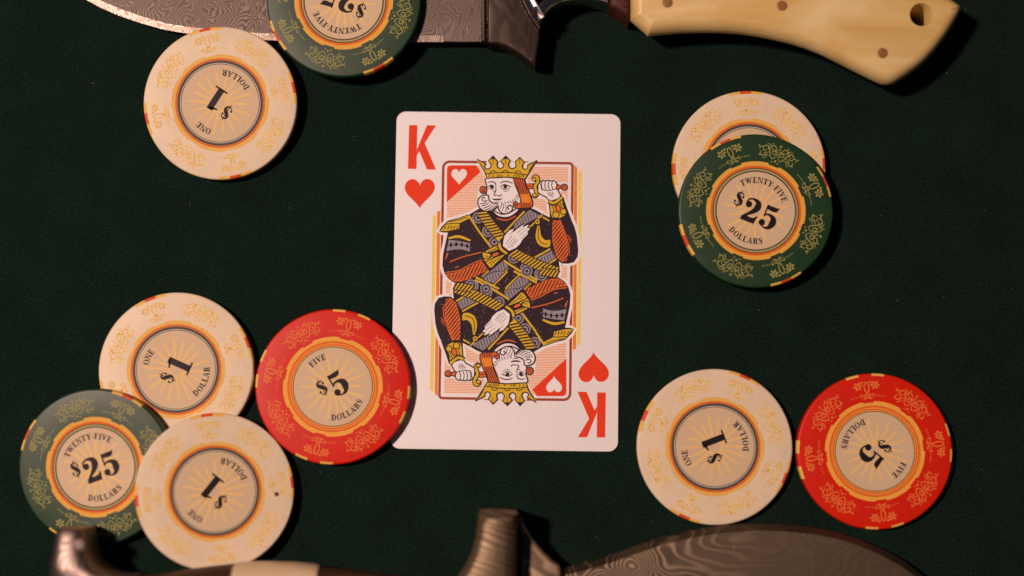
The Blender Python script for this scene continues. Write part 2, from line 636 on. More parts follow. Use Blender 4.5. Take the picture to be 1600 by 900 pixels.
def slab(name, outline, m, parent, prof, holes=(), z_at=None, widen=None):
    """outline: plan points in metres. prof: (inset, z) rings from the bottom up. z_at(x, y, z) may warp heights."""
    o = ccw(outline)
    rings = [[(x, y, z) for x, y in offset(o, [d * (widen(*p) if widen else 1.0) for p in o])] for d, z in prof]
    verts, faces = [], []
    for r in rings:
        verts += r
    k = len(o)
    for a in range(len(rings) - 1):
        for i in range(k):
            j = (i + 1) % k
            faces.append([a * k + i, a * k + j, (a + 1) * k + j, (a + 1) * k + i])
    zt = prof[-1][1]
    top = [Vector((x, y, 0)) for x, y, _ in rings[-1]]
    hl = []
    for h in holes:
        h = list(reversed(ccw(h)))
        b = len(verts)
        # a small rounded lip, then the bore
        lip = offset(h, 0.0)
        verts += [(x, y, zt) for x, y in lip]
        inn = offset(h, 0.0)
        cx, cy = sum(p[0] for p in h) / len(h), sum(p[1] for p in h) / len(h)
        inn = [(cx + (x - cx) * 0.93, cy + (y - cy) * 0.93) for x, y in h]
        verts += [(x, y, zt - 0.0004) for x, y in inn]
        verts += [(x, y, prof[0][1]) for x, y in inn]
        q = len(h)
        for ring in range(2):
            for i in range(q):
                j = (i + 1) % q
                faces.append([b + ring * q + i, b + ring * q + j, b + (ring + 1) * q + j, b + (ring + 1) * q + i])
        hl.append((b, [Vector((x, y, 0)) for x, y in h]))
    tris = tessellate_polygon([top] + [h for _, h in hl])
    ids = list(range((len(rings) - 1) * k, len(rings) * k))
    for b, h in hl:
        ids += list(range(b, b + len(h)))
    flat = top + [p for _, h in hl for p in h]
    for t in tris:
        a = [flat[i] for i in t]
        ar = (a[1] - a[0]).cross(a[2] - a[0]).z
        faces.append([ids[i] for i in (t if ar > 0 else reversed(t))])
    bot = tessellate_polygon([[Vector((x, y, 0)) for x, y, _ in rings[0]]])
    if not holes:
        for t in bot:
            a = [Vector(verts[i]) for i in t]
            ar = (a[1] - a[0]).cross(a[2] - a[0]).z
            faces.append(list(t) if ar < 0 else list(reversed(t)))
    if z_at:
        verts = [(x, y, z_at(x, y, z)) for x, y, z in verts]
    ob = link_mesh(name, verts, faces, [m], None, parent, smooth=True)
    ob.data.set_sharp_from_angle(angle=R_(38))
    return ob


def round_prof(z0, z1, r, n=5, under=0.0006):
    p = [(under, z0), (0.0, z0 + under)]
    for i in range(n + 1):
        a = PI / 2 * i / n
        p.append((r * (1 - math.cos(a)), z1 - r + r * math.sin(a)))
    return p


def plan(px, z, step=0.0012, curve=True):
    """Measured outline (photo pixels at height z) to plan points."""
    pts = [spot(x, y, z) for x, y in px]
    return densify([(p.x, p.y) for p in pts], step)


def pin(name, px, py, z, r, m, parent, dome=0.0002):
    c = spot(px, py, z)
    rings = [(r, -0.0006), (r, dome * 0.3), (r * 0.8, dome * 0.8), (r * 0.4, dome), (0.00001, dome)]
    q = 20
    verts = [(c.x + a * math.cos(2 * PI * i / q), c.y + a * math.sin(2 * PI * i / q), z + h) for a, h in rings for i in range(q)]
    faces = [[a * q + i, a * q + (i + 1) % q, (a + 1) * q + (i + 1) % q, (a + 1) * q + i] for a in range(len(rings) - 1) for i in range(q)]
    return link_mesh(name, verts, faces, [m], None, parent, smooth=True)


# ------------------------------------------------------------------ upper knife: damascus blade, bone handle
k1 = empty('bone_handled_knife', spot(900, -40, 0))
tag(k1, 'knife with a cream bone handle and fine rippled steel blade under two chips', 'knife', 'patterned steel knives')
k1_inv = Matrix.Translation(-k1.location)


def into(o, root):
    """keep world placement of a mesh built in world coordinates"""
    o.data.transform(Matrix.Translation(-root.location))
    return o


M_blade1 = metal('rippled_steel', (0.094, 0.071, 0.058), (0.205, 0.160, 0.133), 0.60, 130.0, 75.0, dist=1.4, bump=0.4, metallic=0.6, lin=(5200.0, -2400.0), patch=0.8, wid=0.45)
M_guard1 = metal('brushed_guard_steel', (0.036, 0.025, 0.020), (0.066, 0.048, 0.040), 0.50, 60.0, 60.0, stretch=(2.5, 0.6, 1), bump=0.3, metallic=0.8)
M_polish = metal('polished_steel', (0.55, 0.50, 0.50), (0.62, 0.56, 0.54), 0.20, 20.0, 40.0, bump=0.08)
M_bone = bone_material('bone', (0.72, 0.585, 0.30), (0.60, 0.42, 0.135))
M_brass = plain('aged_brass_pin', (0.27, 0.125, 0.035), 0.5, 0.2)
M_darkwood = wood_material('dark_rosewood', (0.035, 0.009, 0.006), (0.09, 0.026, 0.016))

blade_px = [(790, 66.8), (740, 66.5), (700, 66), (640, 65.5), (560, 65), (490, 64), (430, 62), (380, 59), (330, 54), (290, 50), (255, 44), (220, 34), (185, 22), (155, 9), (128, -6), (95, -27), (60, -54), (30, -84), (60, -96), (160, -112), (300, -124), (480, -130), (790, -130)]
zt1 = 0.0062
bp = [spot(x, y, 0.005) for x, y in blade_px]
bp = densify([(p.x, p.y) for p in bp], 0.0012)
xa, xb = spot(762, 60, 0.005).x, spot(30, -84, 0.005).x


def blade1_z(x, y, z):
    t = min(1, max(0, (x - xb) / (xa - xb)))
    return z * (0.42 + 0.58 * t)


blade1 = slab('blade', bp, M_blade1, k1, [(0.0006, 0.0030), (0.0, 0.0040), (0.0001, 0.0058), (0.0015, 0.00602), (0.0026, 0.00612), (0.0050, 0.0062)], z_at=blade1_z)
into(blade1, k1)
# the polished cutting edge runs along the belly of the blade
o_ = ccw(bp)
lo_ = spot(762, 40, 0.005)
keep = [i for i, p in enumerate(o_) if p[1] < spot(30, -84, 0.005).y + 1e-5 and p[0] < spot(700, 40, 0.005).x]
er = [offset(o_, d) for d in (-0.00005, 0.0004, 0.0010, 0.00165)]
ez = [0.00578, 0.00586, 0.00595, 0.00607]
ev, ef = [], []
run = []
for i in keep:
    run.append(i)
run.sort(key=lambda i: o_[i][0])
for i in run:
    for r_, z_ in zip(er, ez):
        ev.append((r_[i][0], r_[i][1], blade1_z(r_[i][0], r_[i][1], z_ + 0.00003)))
for a_i in range(len(run) - 1):
    for c_i in range(3):
        ef.append([a_i * 4 + c_i, (a_i + 1) * 4 + c_i, (a_i + 1) * 4 + c_i + 1, a_i * 4 + c_i + 1])
M_edge = metal('bare_edge_steel', (0.16, 0.125, 0.105), (0.30, 0.24, 0.20), 0.44, 160.0, 160.0, bump=0.4)
into(link_mesh('cutting_edge', ev, ef, [M_edge], None, blade1, smooth=True), k1)
# raised ridge where the blade meets the guard
rid = plan([(752, 64), (759.5, 66), (759.5, -128), (752, -128)], 0.0066)
into(slab('blade_shoulder', rid, M_guard1, blade1, round_prof(0.0035, 0.0070, 0.0005, 4, 0.0002)), k1)
g_px = [(761.5, 68), (775, 69), (790, 72), (803, 79), (815, 87), (826, 96), (836, 103), (838, 101), (839.5, 85), (841.5, 70), (844, 58), (843, 47), (836, 38), (828, 26), (820, 11), (813, -4), (806, -40), (806, -110), (800, -160), (780, -168), (761.5, -150)]
into(slab('guard', plan(g_px, 0.0085), M_guard1, k1, round_prof(0.0012, 0.0090, 0.0007, 4)), k1)
b_px = [(807, -110), (807, -40), (814, -4), (821, 11), (829, 26), (837, 38), (843.5, 46), (846, 36), (852, 24), (862, 14), (876, 6), (895, 1), (920, 0), (940, 3), (952, 8), (952, -110)]
into(slab('bolster', plan(b_px, 0.010), M_polish, k1, round_prof(0.0010, 0.0122, 0.0028, 7)), k1)
s_px = [(953, -110), (953, 8), (968, 17), (984, 29), (984, -110)]
into(slab('spacer', plan(s_px, 0.012), M_darkwood, k1, round_prof(0.0004, 0.0124, 0.0014, 5)), k1)
h_px = [(985, -108), (985, 31), (1013, 55.5), (1035, 53), (1060, 51), (1085, 50), (1110, 49.8), (1135, 50.5), (1160, 52.5), (1185, 56), (1210, 61), (1235, 67), (1260, 74.5), (1285, 84.5), (1310, 97), (1335, 110), (1358, 121.5),
        (1376, 130), (1386, 132.5), (1398, 130), (1414, 121), (1430, 110), (1445, 97), (1460, 81), (1474, 63), (1486, 45), (1496, 28), (1502, 15), (1500, 9), (1490, 2), (1476, -6), (1440, -30), (1400, -60), (1360, -85), (1300, -104), (1200, -112), (1100, -112)]
hole_c = spot(1440, 23, 0.0148)
hole = [(hole_c.x + 0.0031 * math.cos(2 * PI * i / 28), hole_c.y + 0.0031 * math.sin(2 * PI * i / 28)) for i in range(28)]
handle = slab('handle', plan(h_px, 0.0115), M_bone, k1, [(0.0034, 0.0), (0.0026, 0.0012), (0.0014, 0.0045), (0.0005, 0.0080), (0.0001, 0.0098), (0.0, 0.0110), (0.0003, 0.0124), (0.0007, 0.0134), (0.0012, 0.0141), (0.0018, 0.0146), (0.0024, 0.0148), (0.0028, 0.0149)], holes=[hole])
into(handle, k1)
for x, y in ((1043, 4), (1222, 9), (1379, 83)):
    into(pin('pin', x, y, 0.0149, 0.00135, M_brass, handle, 0.00006), k1)

# ------------------------------------------------------------------ lower knife: wood handle, hooked pommel, broad blade
k2 = empty('broad_bladed_knife', spot(700, 950, 0))
tag(k2, 'knife with wood and bone handle, hooked steel pommel and broad wood-grained blade', 'knife', 'patterned steel knives')
eye = spot(990, 879, 0.006) - k2.location
eye2 = spot(905, 905, 0.006) - k2.location
M_blade2 = metal('banded_steel', (0.052, 0.041, 0.036), (0.42, 0.32, 0.205), 0.56, 120.0, 48.0, eyes=[(eye.x, eye.y, 0.0052, 0.42), (eye2.x, eye2.y, 0.004, 0.25)], dist=0.35, lin=(150.0, 700.0), wid=0.20, patch=0.35, fade=(spot(1020, 880, 0.006).x - k2.location.x, spot(1190, 880, 0.006).x - k2.location.x, 0.86), bump=0.3, stretch=(0.6, 1.3, 1), sharp=0.80)
M_guard2 = metal('banded_guard_steel', (0.080, 0.056, 0.040), (0.34, 0.25, 0.145), 0.55, 36.0, 60.0, dist=0.4, stretch=(0.4, 1.5, 1.0), bump=0.3, sharp=0.78, wid=0.20, metallic=0.75, lin=(1300.0, 4300.0), patch=0.45)
M_ric = metal('blotched_steel', (0.13, 0.09, 0.065), (0.40, 0.30, 0.19), 0.56, 34.0, 80.0, dist=0.6, bump=0.3, sharp=0.5, wid=0.3, metallic=0.7, lin=(500.0, 700.0))
M_pommel = metal('pommel_steel', (0.20, 0.155, 0.135), (0.36, 0.285, 0.25), 0.50, 120.0, 55.0, dist=0.8, bump=0.3, stretch=(1.6, 0.7, 1))
M_pin2 = plain('steel_pin', (0.21, 0.165, 0.145), 0.62, 0.5)
M_ivory = bone_material('pale_bone_band', (0.74, 0.62, 0.42), (0.64, 0.50, 0.30))
M_wood2 = wood_material('brown_handle_wood', (0.026, 0.011, 0.006), (0.085, 0.038, 0.019))

# blade
b2 = [(820, 1010), (820, 892), (873, 893), (876, 889), (905, 882), (935, 874), (965, 864), (1000, 851.5), (1035, 840), (1080, 829), (1130, 821.5), (1180, 818), (1225, 819), (1270, 823.5), (1310, 831), (1345, 842), (1380, 857), (1410, 873), (1438, 893), (1465, 920), (1485, 955), (1460, 985), (1350, 1010)]
bl2 = plan(b2, 0.0060)
blade2 = slab('blade', bl2, M_blade2, k2, [(0.0004, 0.0012), (0.0, 0.0020), (0.0002, 0.0044), (0.0008, 0.0050), (0.0014, 0.0058), (0.0018, 0.0062), (0.0045, 0.0064)])
into(blade2, k2)
r2 = [(811, 1010), (811, 811), (813, 809), (816, 813), (823, 827), (831, 840), (841, 853), (853, 866), (866, 877), (873, 881), (876, 888), (878, 910), (878, 1010)]
into(slab('ricasso', plan(r2, 0.0085), M_ric, k2, round_prof(0.0010, 0.0090, 0.0010, 4)), k2)
g2 = [(748, 797.5), (765, 796.5), (785, 797), (806, 799), (810, 802), (809, 840), (807, 880), (806, 1010), (690, 1010), (700, 930), (714, 904), (727, 884), (737, 862), (743, 838), (746, 815)]
into(slab('guard', plan(g2, 0.017), M_guard2, k2, [(0.0006, 0.0004), (0.0, 0.0012), (0.0, 0.0150), (0.0003, 0.0166), (0.0009, 0.0176), (0.0016, 0.0184), (0.0021, 0.0187)], widen=lambda x, y: 1.5 if x > spot(806, 850, 0.017).x else 1.0), k2)
pz = 0.0200


def loft_up(name, stations, m, zc, parent, sup):
    """(pixel y, left x, right x, half thickness) stations, rounded cross-section."""
    q = 48
    verts, faces = [], []
    for (y, xl, xr, rz) in stations:
        a, b = spot(xl, y, zc), spot(xr, y, zc)
        cx, rx = (a.x + b.x) / 2, (b.x - a.x) / 2
        for i in range(q):
            t = 2 * PI * i / q
            c_, s_ = math.cos(t), math.sin(t)
            verts.append((cx + rx * math.copysign(abs(c_) ** (2 / sup), c_), a.y, zc + rz * math.copysign(abs(s_) ** (2 / sup), s_)))
    for k in range(len(stations) - 1):
        for i in range(q):
            j = (i + 1) % q
            faces.append([k * q + i, (k + 1) * q + i, (k + 1) * q + j, k * q + j])
    faces.append(list(reversed(range(q))))
    faces.append([(len(stations) - 1) * q + i for i in range(q)])
    o = link_mesh(name, verts, faces, [m], None, parent, smooth=True)
    o.data.set_sharp_from_angle(angle=R_(55))
    return into(o, k2)


pst = smooth([(822.5, 99, 141, 0.0066), (824, 96, 144, 0.0076), (828, 94.5, 145, 0.0081), (836, 93, 146.5, 0.0086), (850, 91, 148.5, 0.0091), (864, 89, 152.5, 0.0095), (876, 86, 160, 0.0098), (886, 85, 172, 0.0100), (893, 84.5, 188, 0.0100), (898, 84, 206, 0.0100), (903, 83.5, 221, 0.0100), (950, 82, 222, 0.0100), (1000, 92, 222, 0.0098), (1018, 110, 215, 0.0085)], n=4)
pommel = loft_up('pommel', pst, M_pommel, 0.0101, k2, 3.0)
into(pin('pin', 124.0, 851.5, 0.0101 + 0.00895, 0.0016, M_pin2, pommel, 0.00045), k2)


def loft(name, stations, m, zc, rz, parent, sup=2.6):
    """A handle section: (pixel x, top y, bottom y) stations, rounded cross-section."""
    q = 28
    verts, faces = [], []
    for (x, yt, yb) in stations:
        a, b = spot(x, yt, zc), spot(x, yb, zc)
        cy, ry = (a.y + b.y) / 2, (a.y - b.y) / 2
        for i in range(q):
            t = 2 * PI * i / q
            c_, s_ = math.cos(t), math.sin(t)
            verts.append((a.x, cy + ry * math.copysign(abs(c_) ** (2 / sup), c_), zc + rz * math.copysign(abs(s_) ** (2 / sup), s_)))
    for k in range(len(stations) - 1):
        for i in range(q):
            j = (i + 1) % q
            faces.append([k * q + i, k * q + j, (k + 1) * q + j, (k + 1) * q + i])
    faces.append(list(range(q)))
    faces.append([(len(stations) - 1) * q + i for i in reversed(range(q))])
    o = link_mesh(name, verts, faces, [m], None, parent, smooth=True)
    o.data.set_sharp_from_angle(angle=R_(50))
    return into(o, k2)


loft('handle_wood', [(218, 898, 1010), (245, 896, 1010), (280, 891, 1011), (320, 885.5, 1012), (369, 880, 1013)], M_wood2, 0.0105, 0.0098, k2)
loft('bone_band', [(369.5, 879, 1014), (378, 877.5, 1014), (420, 876.5, 1014), (460, 877.5, 1014), (492, 880.5, 1013), (500, 883, 1012)], M_ivory, 0.0106, 0.0104, k2)
loft('handle_wood', [(500.5, 884, 1012), (540, 889, 1011), (600, 896, 1010), (660, 903, 1008), (716, 910, 1006)], M_wood2, 0.0105, 0.0098, k2)

# ------------------------------------------------------------------ poker chips
CR = 0.0201
CH = 0.0033

CHIP = {
    1: dict(name='white', body=(223, 180, 147), gold=(226, 158, 78), orange=(212, 98, 38), dark=(76, 68, 64), pale=(196, 164, 134), orn=(229, 170, 98), top='ONE', bottom='DOLLAR', num='1', ow=0.019, spot=('y', 'r', 'y')),
    5: dict(name='red', body=(208, 34, 18), gold=(232, 148, 60), orange=(220, 92, 36), dark=(70, 62, 44), pale=(238, 150, 60), orn=(226, 112, 54), top='FIVE', bottom='DOLLARS', num='5', ow=0.0125, spot=('y', 'b', 'y')),
    25: dict(name='green', body=(34, 53, 31), gold=(222, 150, 60), orange=(220, 90, 36), dark=(62, 68, 38), pale=(172, 146, 96), orn=(160, 136, 72), top='TWENTY-FIVE', bottom='DOLLARS', num='25', ow=0.0108, spot=('y', 'r', 'y')),
}
M_text = ink('black_lettering', (38, 28, 30), 0.5)
M_inlay = ink('inlay_paper', (206, 160, 124), 0.5, 0.04)
M_ray = ink('inlay_rays', (228, 168, 104), 0.5, 0.05)
M_spoty = ink('edge_yellow', (226, 160, 74), 0.5)
M_spotr = ink('edge_red', (212, 74, 34), 0.5)


def body_profile():
    r = 0.00055
    p = [(0.0, 0.0), (CR - r, 0.0)]
    for i in range(1, 6):
        a = PI / 2 * i / 5
        p.append((CR - r + r * math.sin(a), r - r * math.cos(a)))
    for i in range(0, 6):
        a = PI / 2 * i / 5
        p.append((CR - r + r * math.cos(a), CH - r + r * math.sin(a)))
    p.append((CR * 0.66, CH))
    p.append((0.0, CH))
    return p


def lathe(prof, a0, a1, q, close):
    verts, faces = [], []
    k = len(prof)
    nn = q if close else q + 1
    for i in range(nn):
        a = a0 + (a1 - a0) * i / q
        verts += [(r * math.cos(a), r * math.sin(a), z) for r, z in prof]
    for i in range(q):
        j = (i + 1) % nn
        for c in range(k - 1):
            faces.append([i * k + c, j * k + c, j * k + c + 1, i * k + c + 1])
    return verts, faces


def clay(name, rgb, spec=0.20):
    w = NT(name, True)
    c = C(*rgb)
    f = w.noise(3800.0, 3.0, 0.7)
    g = w.noise(140.0, 4.0, 0.6)
    col = w.ramp(f, [(0.3, scale_c(c, 0.86)), (0.7, scale_c(c, 1.12))])
    col = w.mix(w.math('MULTIPLY', w.ramp(g, [(0.45, (0, 0, 0)), (0.75, (1, 1, 1))]), 0.24), col, tuple(v * 0.55 + 0.02 for v in c))
    sm = w.n('ShaderNodeMapping')
    sm.inputs['Scale'].default_value = (2600, 110, 300)
    sm.inputs['Rotation'].default_value = (0, 0, 0.7)
    w.l(w.coord(), sm.inputs['Vector'])
    sc = w.ramp(w.noise(1.0, 2.0, 0.5, vec=sm.outputs[0]), [(0.68, (0, 0, 0)), (0.76, (1, 1, 1))])
    col = w.mix(w.math('MULTIPLY', sc, 0.22), col, tuple(min(0.8, v * 0.8 + 0.08) for v in c))
    blot = w.ramp(w.noise(420.0, 2.0, 0.5), [(0.70, (0, 0, 0)), (0.76, (1, 1, 1))])
    col = w.mix(w.math('MULTIPLY', blot, 0.25), col, tuple(v * 0.6 for v in c))
    w.l(col, w.b.inputs['Base Color'])
    w.set(Roughness=0.42)
    w.b.inputs['Specular IOR Level'].default_value = spec
    w.bump(f, 0.30, 0.00006)
    return w.m


def polar(cx, cy, ang, x, y):
    """ornament space (x along the rim, y outwards from the ornament's own radius) to chip space, in radii"""
    r, a = cy + y, ang - x / cy
    return (r * math.cos(a) * CR, r * math.sin(a) * CR)


def scroll_b(P, m, w):
    """twin blossoms and a loop, beside the edge spots"""
    for s in (-1, 1):
        P.line(circ(s * 0.105, 0.055, 0.030, 12), w, m, closed=True)
        for k in range(6):
            a = 2 * PI * k / 6
            P.fill(circ(s * 0.105 + 0.044 * math.cos(a), 0.055 + 0.044 * math.sin(a), 0.0125, 7), m)
        P.fill(circ(s * 0.105, 0.055, 0.013, 8), m)
        P.line(smooth([(s * 0.008, -0.045), (s * 0.05, -0.075), (s * 0.09, -0.06), (s * 0.10, -0.085), (s * 0.075, -0.10)], n=5), w, m, taper=0.5)
        P.line(smooth([(0, -0.05), (s * 0.035, -0.10), (s * 0.07, -0.115)], n=5), w, m, taper=0.5)
        P.line(smooth([(s * 0.03, 0.09), (s * 0.052, 0.105), (s * 0.06, 0.085), (s * 0.045, 0.08)], n=4), w * 0.9, m)
        for k in range(4):
            P.fill(circ(s * (0.135 + 0.033 * k), -0.075 - 0.006 * k * 0, 0.0085, 6), m)
    P.line(smooth([(0, -0.055), (0.026, 0.0), (0.024, 0.06), (0, 0.095), (-0.024, 0.06), (-0.026, 0.0)], True, 4), w * 1.1, m, closed=True)
    P.line(smooth([(-0.05, -0.13), (0, -0.10), (0.05, -0.13)], n=4), w, m, taper=0.6)


def scroll_a(P, m, w):
    """wide pair of mirrored scrolls between the edge spots"""
    for s in (-1, 1):
        sp = [(0.046 + 0.040 * (1 - t * 0.62) * math.cos(PI * 0.9 - t * PI * 2.6), 0.0 + 0.040 * (1 - t * 0.62) * math.sin(PI * 0.9 - t * PI * 2.6)) for t in [i / 14 for i in range(15)]]
        P.line([(s * x, y) for x, y in sp], w, m)
        P.line(smooth([(0.004 * s, 0.0), (s * 0.02, -0.05), (s * 0.06, -0.085), (s * 0.10, -0.04), (s * 0.115, 0.02), (s * 0.15, 0.07), (s * 0.195, 0.055), (s * 0.20, 0.01), (s * 0.17, 0.0), (s * 0.158, 0.03)], n=5), w * 1.1, m, taper=0.5)
        P.line(smooth([(s * 0.03, 0.045), (s * 0.065, 0.085), (s * 0.11, 0.075), (s * 0.105, 0.045)], n=5), w, m, taper=0.5)
        P.line(smooth([(s * 0.11, -0.06), (s * 0.16, -0.045), (s * 0.21, -0.07), (s * 0.235, -0.03), (s * 0.22, 0.0)], n=5), w, m, taper=0.6)
        P.line(smooth([(s * 0.15, -0.045), (s * 0.165, -0.085), (s * 0.20, -0.10)], n=4), w, m, taper=0.6)
        P.line(smooth([(s * 0.205, 0.045), (s * 0.235, 0.05), (s * 0.25, 0.02)], n=4), w, m, taper=0.6)
        P.fill(circ(s * 0.245, -0.055, 0.011, 7), m)
        P.fill(circ(s * 0.046, -0.125, 0.011, 7), m)
        P.fill(circ(s * 0.135, 0.035, 0.012, 7), m)
    for s in (-1, 1):
        P.line(smooth([(s * 0.115, 0.0), (s * 0.14, -0.02), (s * 0.175, -0.025), (s * 0.19, -0.05)], n=4), w * 0.75, m, taper=0.6)
        P.line(smooth([(s * 0.075, 0.03), (s * 0.095, 0.055), (s * 0.13, 0.095), (s * 0.165, 0.095)], n=4), w * 0.75, m, taper=0.6)
        P.fill(circ(s * 0.255, 0.06, 0.009, 7), m)
        P.fill(circ(s * 0.09, 0.11, 0.009, 7), m)
    P.fill([(-0.024, 0.09), (0.024, 0.09), (0.009, 0.10), (0.0, 0.125), (-0.009, 0.10)], m)
    P.fill(circ(0, 0.055, 0.012, 7), m)
    P.fill(circ(0, -0.105, 0.016, 8), m)


def ring(P, r0, r1, m, q=96):
    P.fill(circ(0, 0, r1 * CR, q), m, [circ(0, 0, r0 * CR, q)])


def make_chip(kind):
    d = CHIP[kind]
    root = empty('poker_chip')
    M_body = clay(d['name'] + '_clay', d['body'], 0.36 if kind == 25 else 0.20)
    M_gold = ink(d['name'] + '_chip_gold', d['gold'])
    M_or = ink(d['name'] + '_chip_orange', d['orange'])
    M_dk = ink(d['name'] + '_chip_dark_line', d['dark'])
    M_pl = ink(d['name'] + '_chip_pale_line', d['pale'])
    M_orn = ink(d['name'] + '_chip_scroll', d['orn'], wear=0.22)
    v, f = lathe(body_profile(), 0, 2 * PI, 128, True)
    body = link_mesh('body', v, f, [M_body], None, root, smooth=True)
    body.data.set_sharp_from_angle(angle=R_(30))
    # edge spots wrap over the rim
    prof = [(r + (0.000015 if r > CR * 0.9 else 0), z + (0.000012 if z > CH / 2 else -0.000012)) for r, z in body_profile()[1:-2]]
    r_in = 0.968 if kind != 1 else 0.958
    prof = [(r_in * CR, prof[0][1])] + prof + [(r_in * CR, CH + 0.000012)]
    half = R_(12.5 if kind != 5 else 14.5)
    cuts = [(-half, -half * 0.34, M_spoty), (half * 0.34, half, M_spoty)]
    if d['spot'][1] == 'r':
        cuts.insert(1, (-half * 0.34, half * 0.34, M_spotr))
    for k in range(4):
        a = R_(45 + 90 * k)
        V, F, I = [], [], []
        for ci, (s0, s1, m) in enumerate(cuts):
            v, f = lathe(prof, a + s0, a + s1, 8, False)
            b = len(V)
            V += v
            F += [[b + i for i in q] for q in f]
            I += [0 if m is M_spoty else 1] * len(f)
        link_mesh('edge_spot', V, F, [M_spoty, M_spotr], I, root, smooth=True)
    L = Layers(CH + 0.000004, 0.0000015)
    # scrollwork round the border
    L.next()
    keep = L.z
    for k in range(8):
        L.z = keep
        a = R_(45 * k)
        P = Print(L, lambda x, y, a=a: polar(0, 0.795, a, x, y))
        P.layer()
        (scroll_b if k % 2 else scroll_a)(P, M_orn, d['ow'])
        P.build('blossom_scroll' if k % 2 else 'wide_scroll', root)
    # rings round the inlay
    gold_out = []
    for i in range(720):
        a = i * 0.5
        k = (a + 22.5) % 45 - 22.5
        r = 0.622 if abs(k) < 6.5 else (0.642 if kind != 1 else 0.636)
        gold_out.append((r * CR * math.cos(R_(a)), r * CR * math.sin(R_(a))))
    P = Print(L)
    P.fill(gold_out, M_gold, [circ(0, 0, 0.585 * CR, 96)])
    P.build('gold_ring', root)
    P = Print(L)
    P.layer()
    ring(P, 0.557, 0.586, M_or)
    if kind == 5:
        ring(P, 0.545, 0.557, M_gold)
        ring(P, 0.530, 0.545, ink('red_chip_red_line', (218, 60, 30)))
        ring(P, 0.516, 0.530, M_gold)
        ring(P, 0.506, 0.516, M_dk)
    elif kind == 25:
        ring(P, 0.543, 0.557, M_dk)
        ring(P, 0.523, 0.543, M_pl)
        ring(P, 0.511, 0.523, ink('inlay_brown_line', (92, 50, 40)))
    else:
        ring(P, 0.525, 0.557, M_dk)
        ring(P, 0.514, 0.525, M_pl)
        ring(P, 0.500, 0.514, M_dk)
    P.build('ring_lines', root)
    P = Print(L)
    P.fill(circ(0, 0, 0.505 * CR, 96), M_inlay)
    inlay = P.build('inlay', root)
    P = Print(L)
    P.layer()
    for k in range(18):
        a = 2 * PI * (k + 0.5) / 18
        pts = []
        for i in range(9):
            t = i / 8
            r = 0.07 + (0.35 if k % 2 else 0.30) * t
            aa = a + 0.02 * math.sin(t * PI * 1.6 + k)
            w = 0.030 * (0.6 + 0.5 * math.sin(PI * min(1, t * 0.8 + 0.12)))
            pts.append((r * CR * math.cos(aa), r * CR * math.sin(aa), w * CR))
        P.line(pts, 1, M_ray)
    P.build('rays', inlay)
    P = Print(L, lambda x, y: (x * CR, y * CR))
    P.layer()
    pos = {'1': [('$', -0.136, 0.060, 0.185), ('1', 0.075, -0.012, 0.31)], '5': [('$', -0.126, 0.060, 0.19), ('5', 0.078, 0.0, 0.32)],
           '25': [('$', -0.250, 0.062, 0.19), ('2', -0.055, -0.018, 0.315), ('5', 0.190, -0.018, 0.315)]}[d['num']]
    for ch, x, y, h in pos:
        gw = glyph(ch)[0] * h
        put_glyph(P, ch, h, M_text, lambda u, v_, x=x, y=y, gw=gw, h=h: (x + u - gw / 2, y + v_ - h / 2))
    P.build('numeral', inlay)
    for txt, bot in ((d['top'], False), (d['bottom'], True)):
        P = Print(L, lambda x, y: (x * CR, y * CR))
        P.layer()
        arc_text(P, txt, 0.397, 0.078, M_text, bot, 0.05)
        P.build('lettering', inlay)
    return root


def place_chip(o, px, py, rot, ztop, normal=(0, 0, 1)):
    """Put a chip so that the middle of its top face is at a measured spot, turned by rot and leaning along normal."""
    c = spot(px, py, ztop)
    nrm = Vector(normal).normalized()
    q = Vector((0, 0, 1)).rotation_difference(nrm) @ Matrix.Rotation(R_(rot), 3, 'Z').to_quaternion()
    o.rotation_mode = 'QUATERNION'
    o.rotation_quaternion = q
    o.location = c - nrm * CH


protos = {k: make_chip(k) for k in (1, 5, 25)}
used = set()
ga, gb = -0.158, -0.058          # lean of the white chip that rests on two others
chips = [
    (1, 344, 161, 147, CH + 0.0017, (0, -0.072, 1), 'white one dollar chip leaning on the cutting edge of the bone handled knife', 'white one dollar chips'),
    (25, 537, 1, 163, 0.0055 + CH, (-0.01, -0.02, 1), 'green twenty-five dollar chip lying on the blade of the bone handled knife', 'green twenty-five dollar chips'),
    (1, 1170.5, 260, 47, CH, (0, 0, 1), 'white one dollar chip mostly covered by the green chip stacked on it', 'white one dollar chips'),
    (25, 1181, 329, -22, 2 * CH + 0.00004, (0, 0, 1), 'green twenty-five dollar chip stacked on top of a white chip', 'green twenty-five dollar chips'),
    (1, 275, 577.5, 66, CH, (0, 0, 1), 'white one dollar chip touching the red chip, under a green and a white chip', 'white one dollar chips'),
    (25, 149, 730, 20, CH + 0.0020, (-0.058, -0.075, 1), 'green twenty-five dollar chip tucked under a white chip next to the steel pommel', 'green twenty-five dollar chips'),
    (1, 336, 768, 142, 0.0035 + CH, (-ga, -gb, 1), 'white one dollar chip with a small brown speck, resting on a green chip', 'white one dollar chips'),
    (5, 520, 604, 31, CH + 0.0005, (0, 0, 1), 'red five dollar chip overlapping the edge of the playing card', 'red five dollar chips'),
    (1, 1117, 698, 111, CH, (0, 0, 1), 'white one dollar chip lying flat and uncovered beside a red chip', 'white one dollar chips'),
    (5, 1367, 705, 231.5, CH, (0, 0, 1), 'red five dollar chip lying flat on bare felt beside a white chip', 'red five dollar chips'),
]
placed = []
for kind, px, py, rot, zt, nrm, label, grp in chips:
    if kind in used:
        o = copy_tree(protos[kind])
    else:
        o = protos[kind]
        used.add(kind)
    place_chip(o, px, py, rot, zt, nrm)
    tag(o, label, 'poker chip', grp)
    placed.append(o)
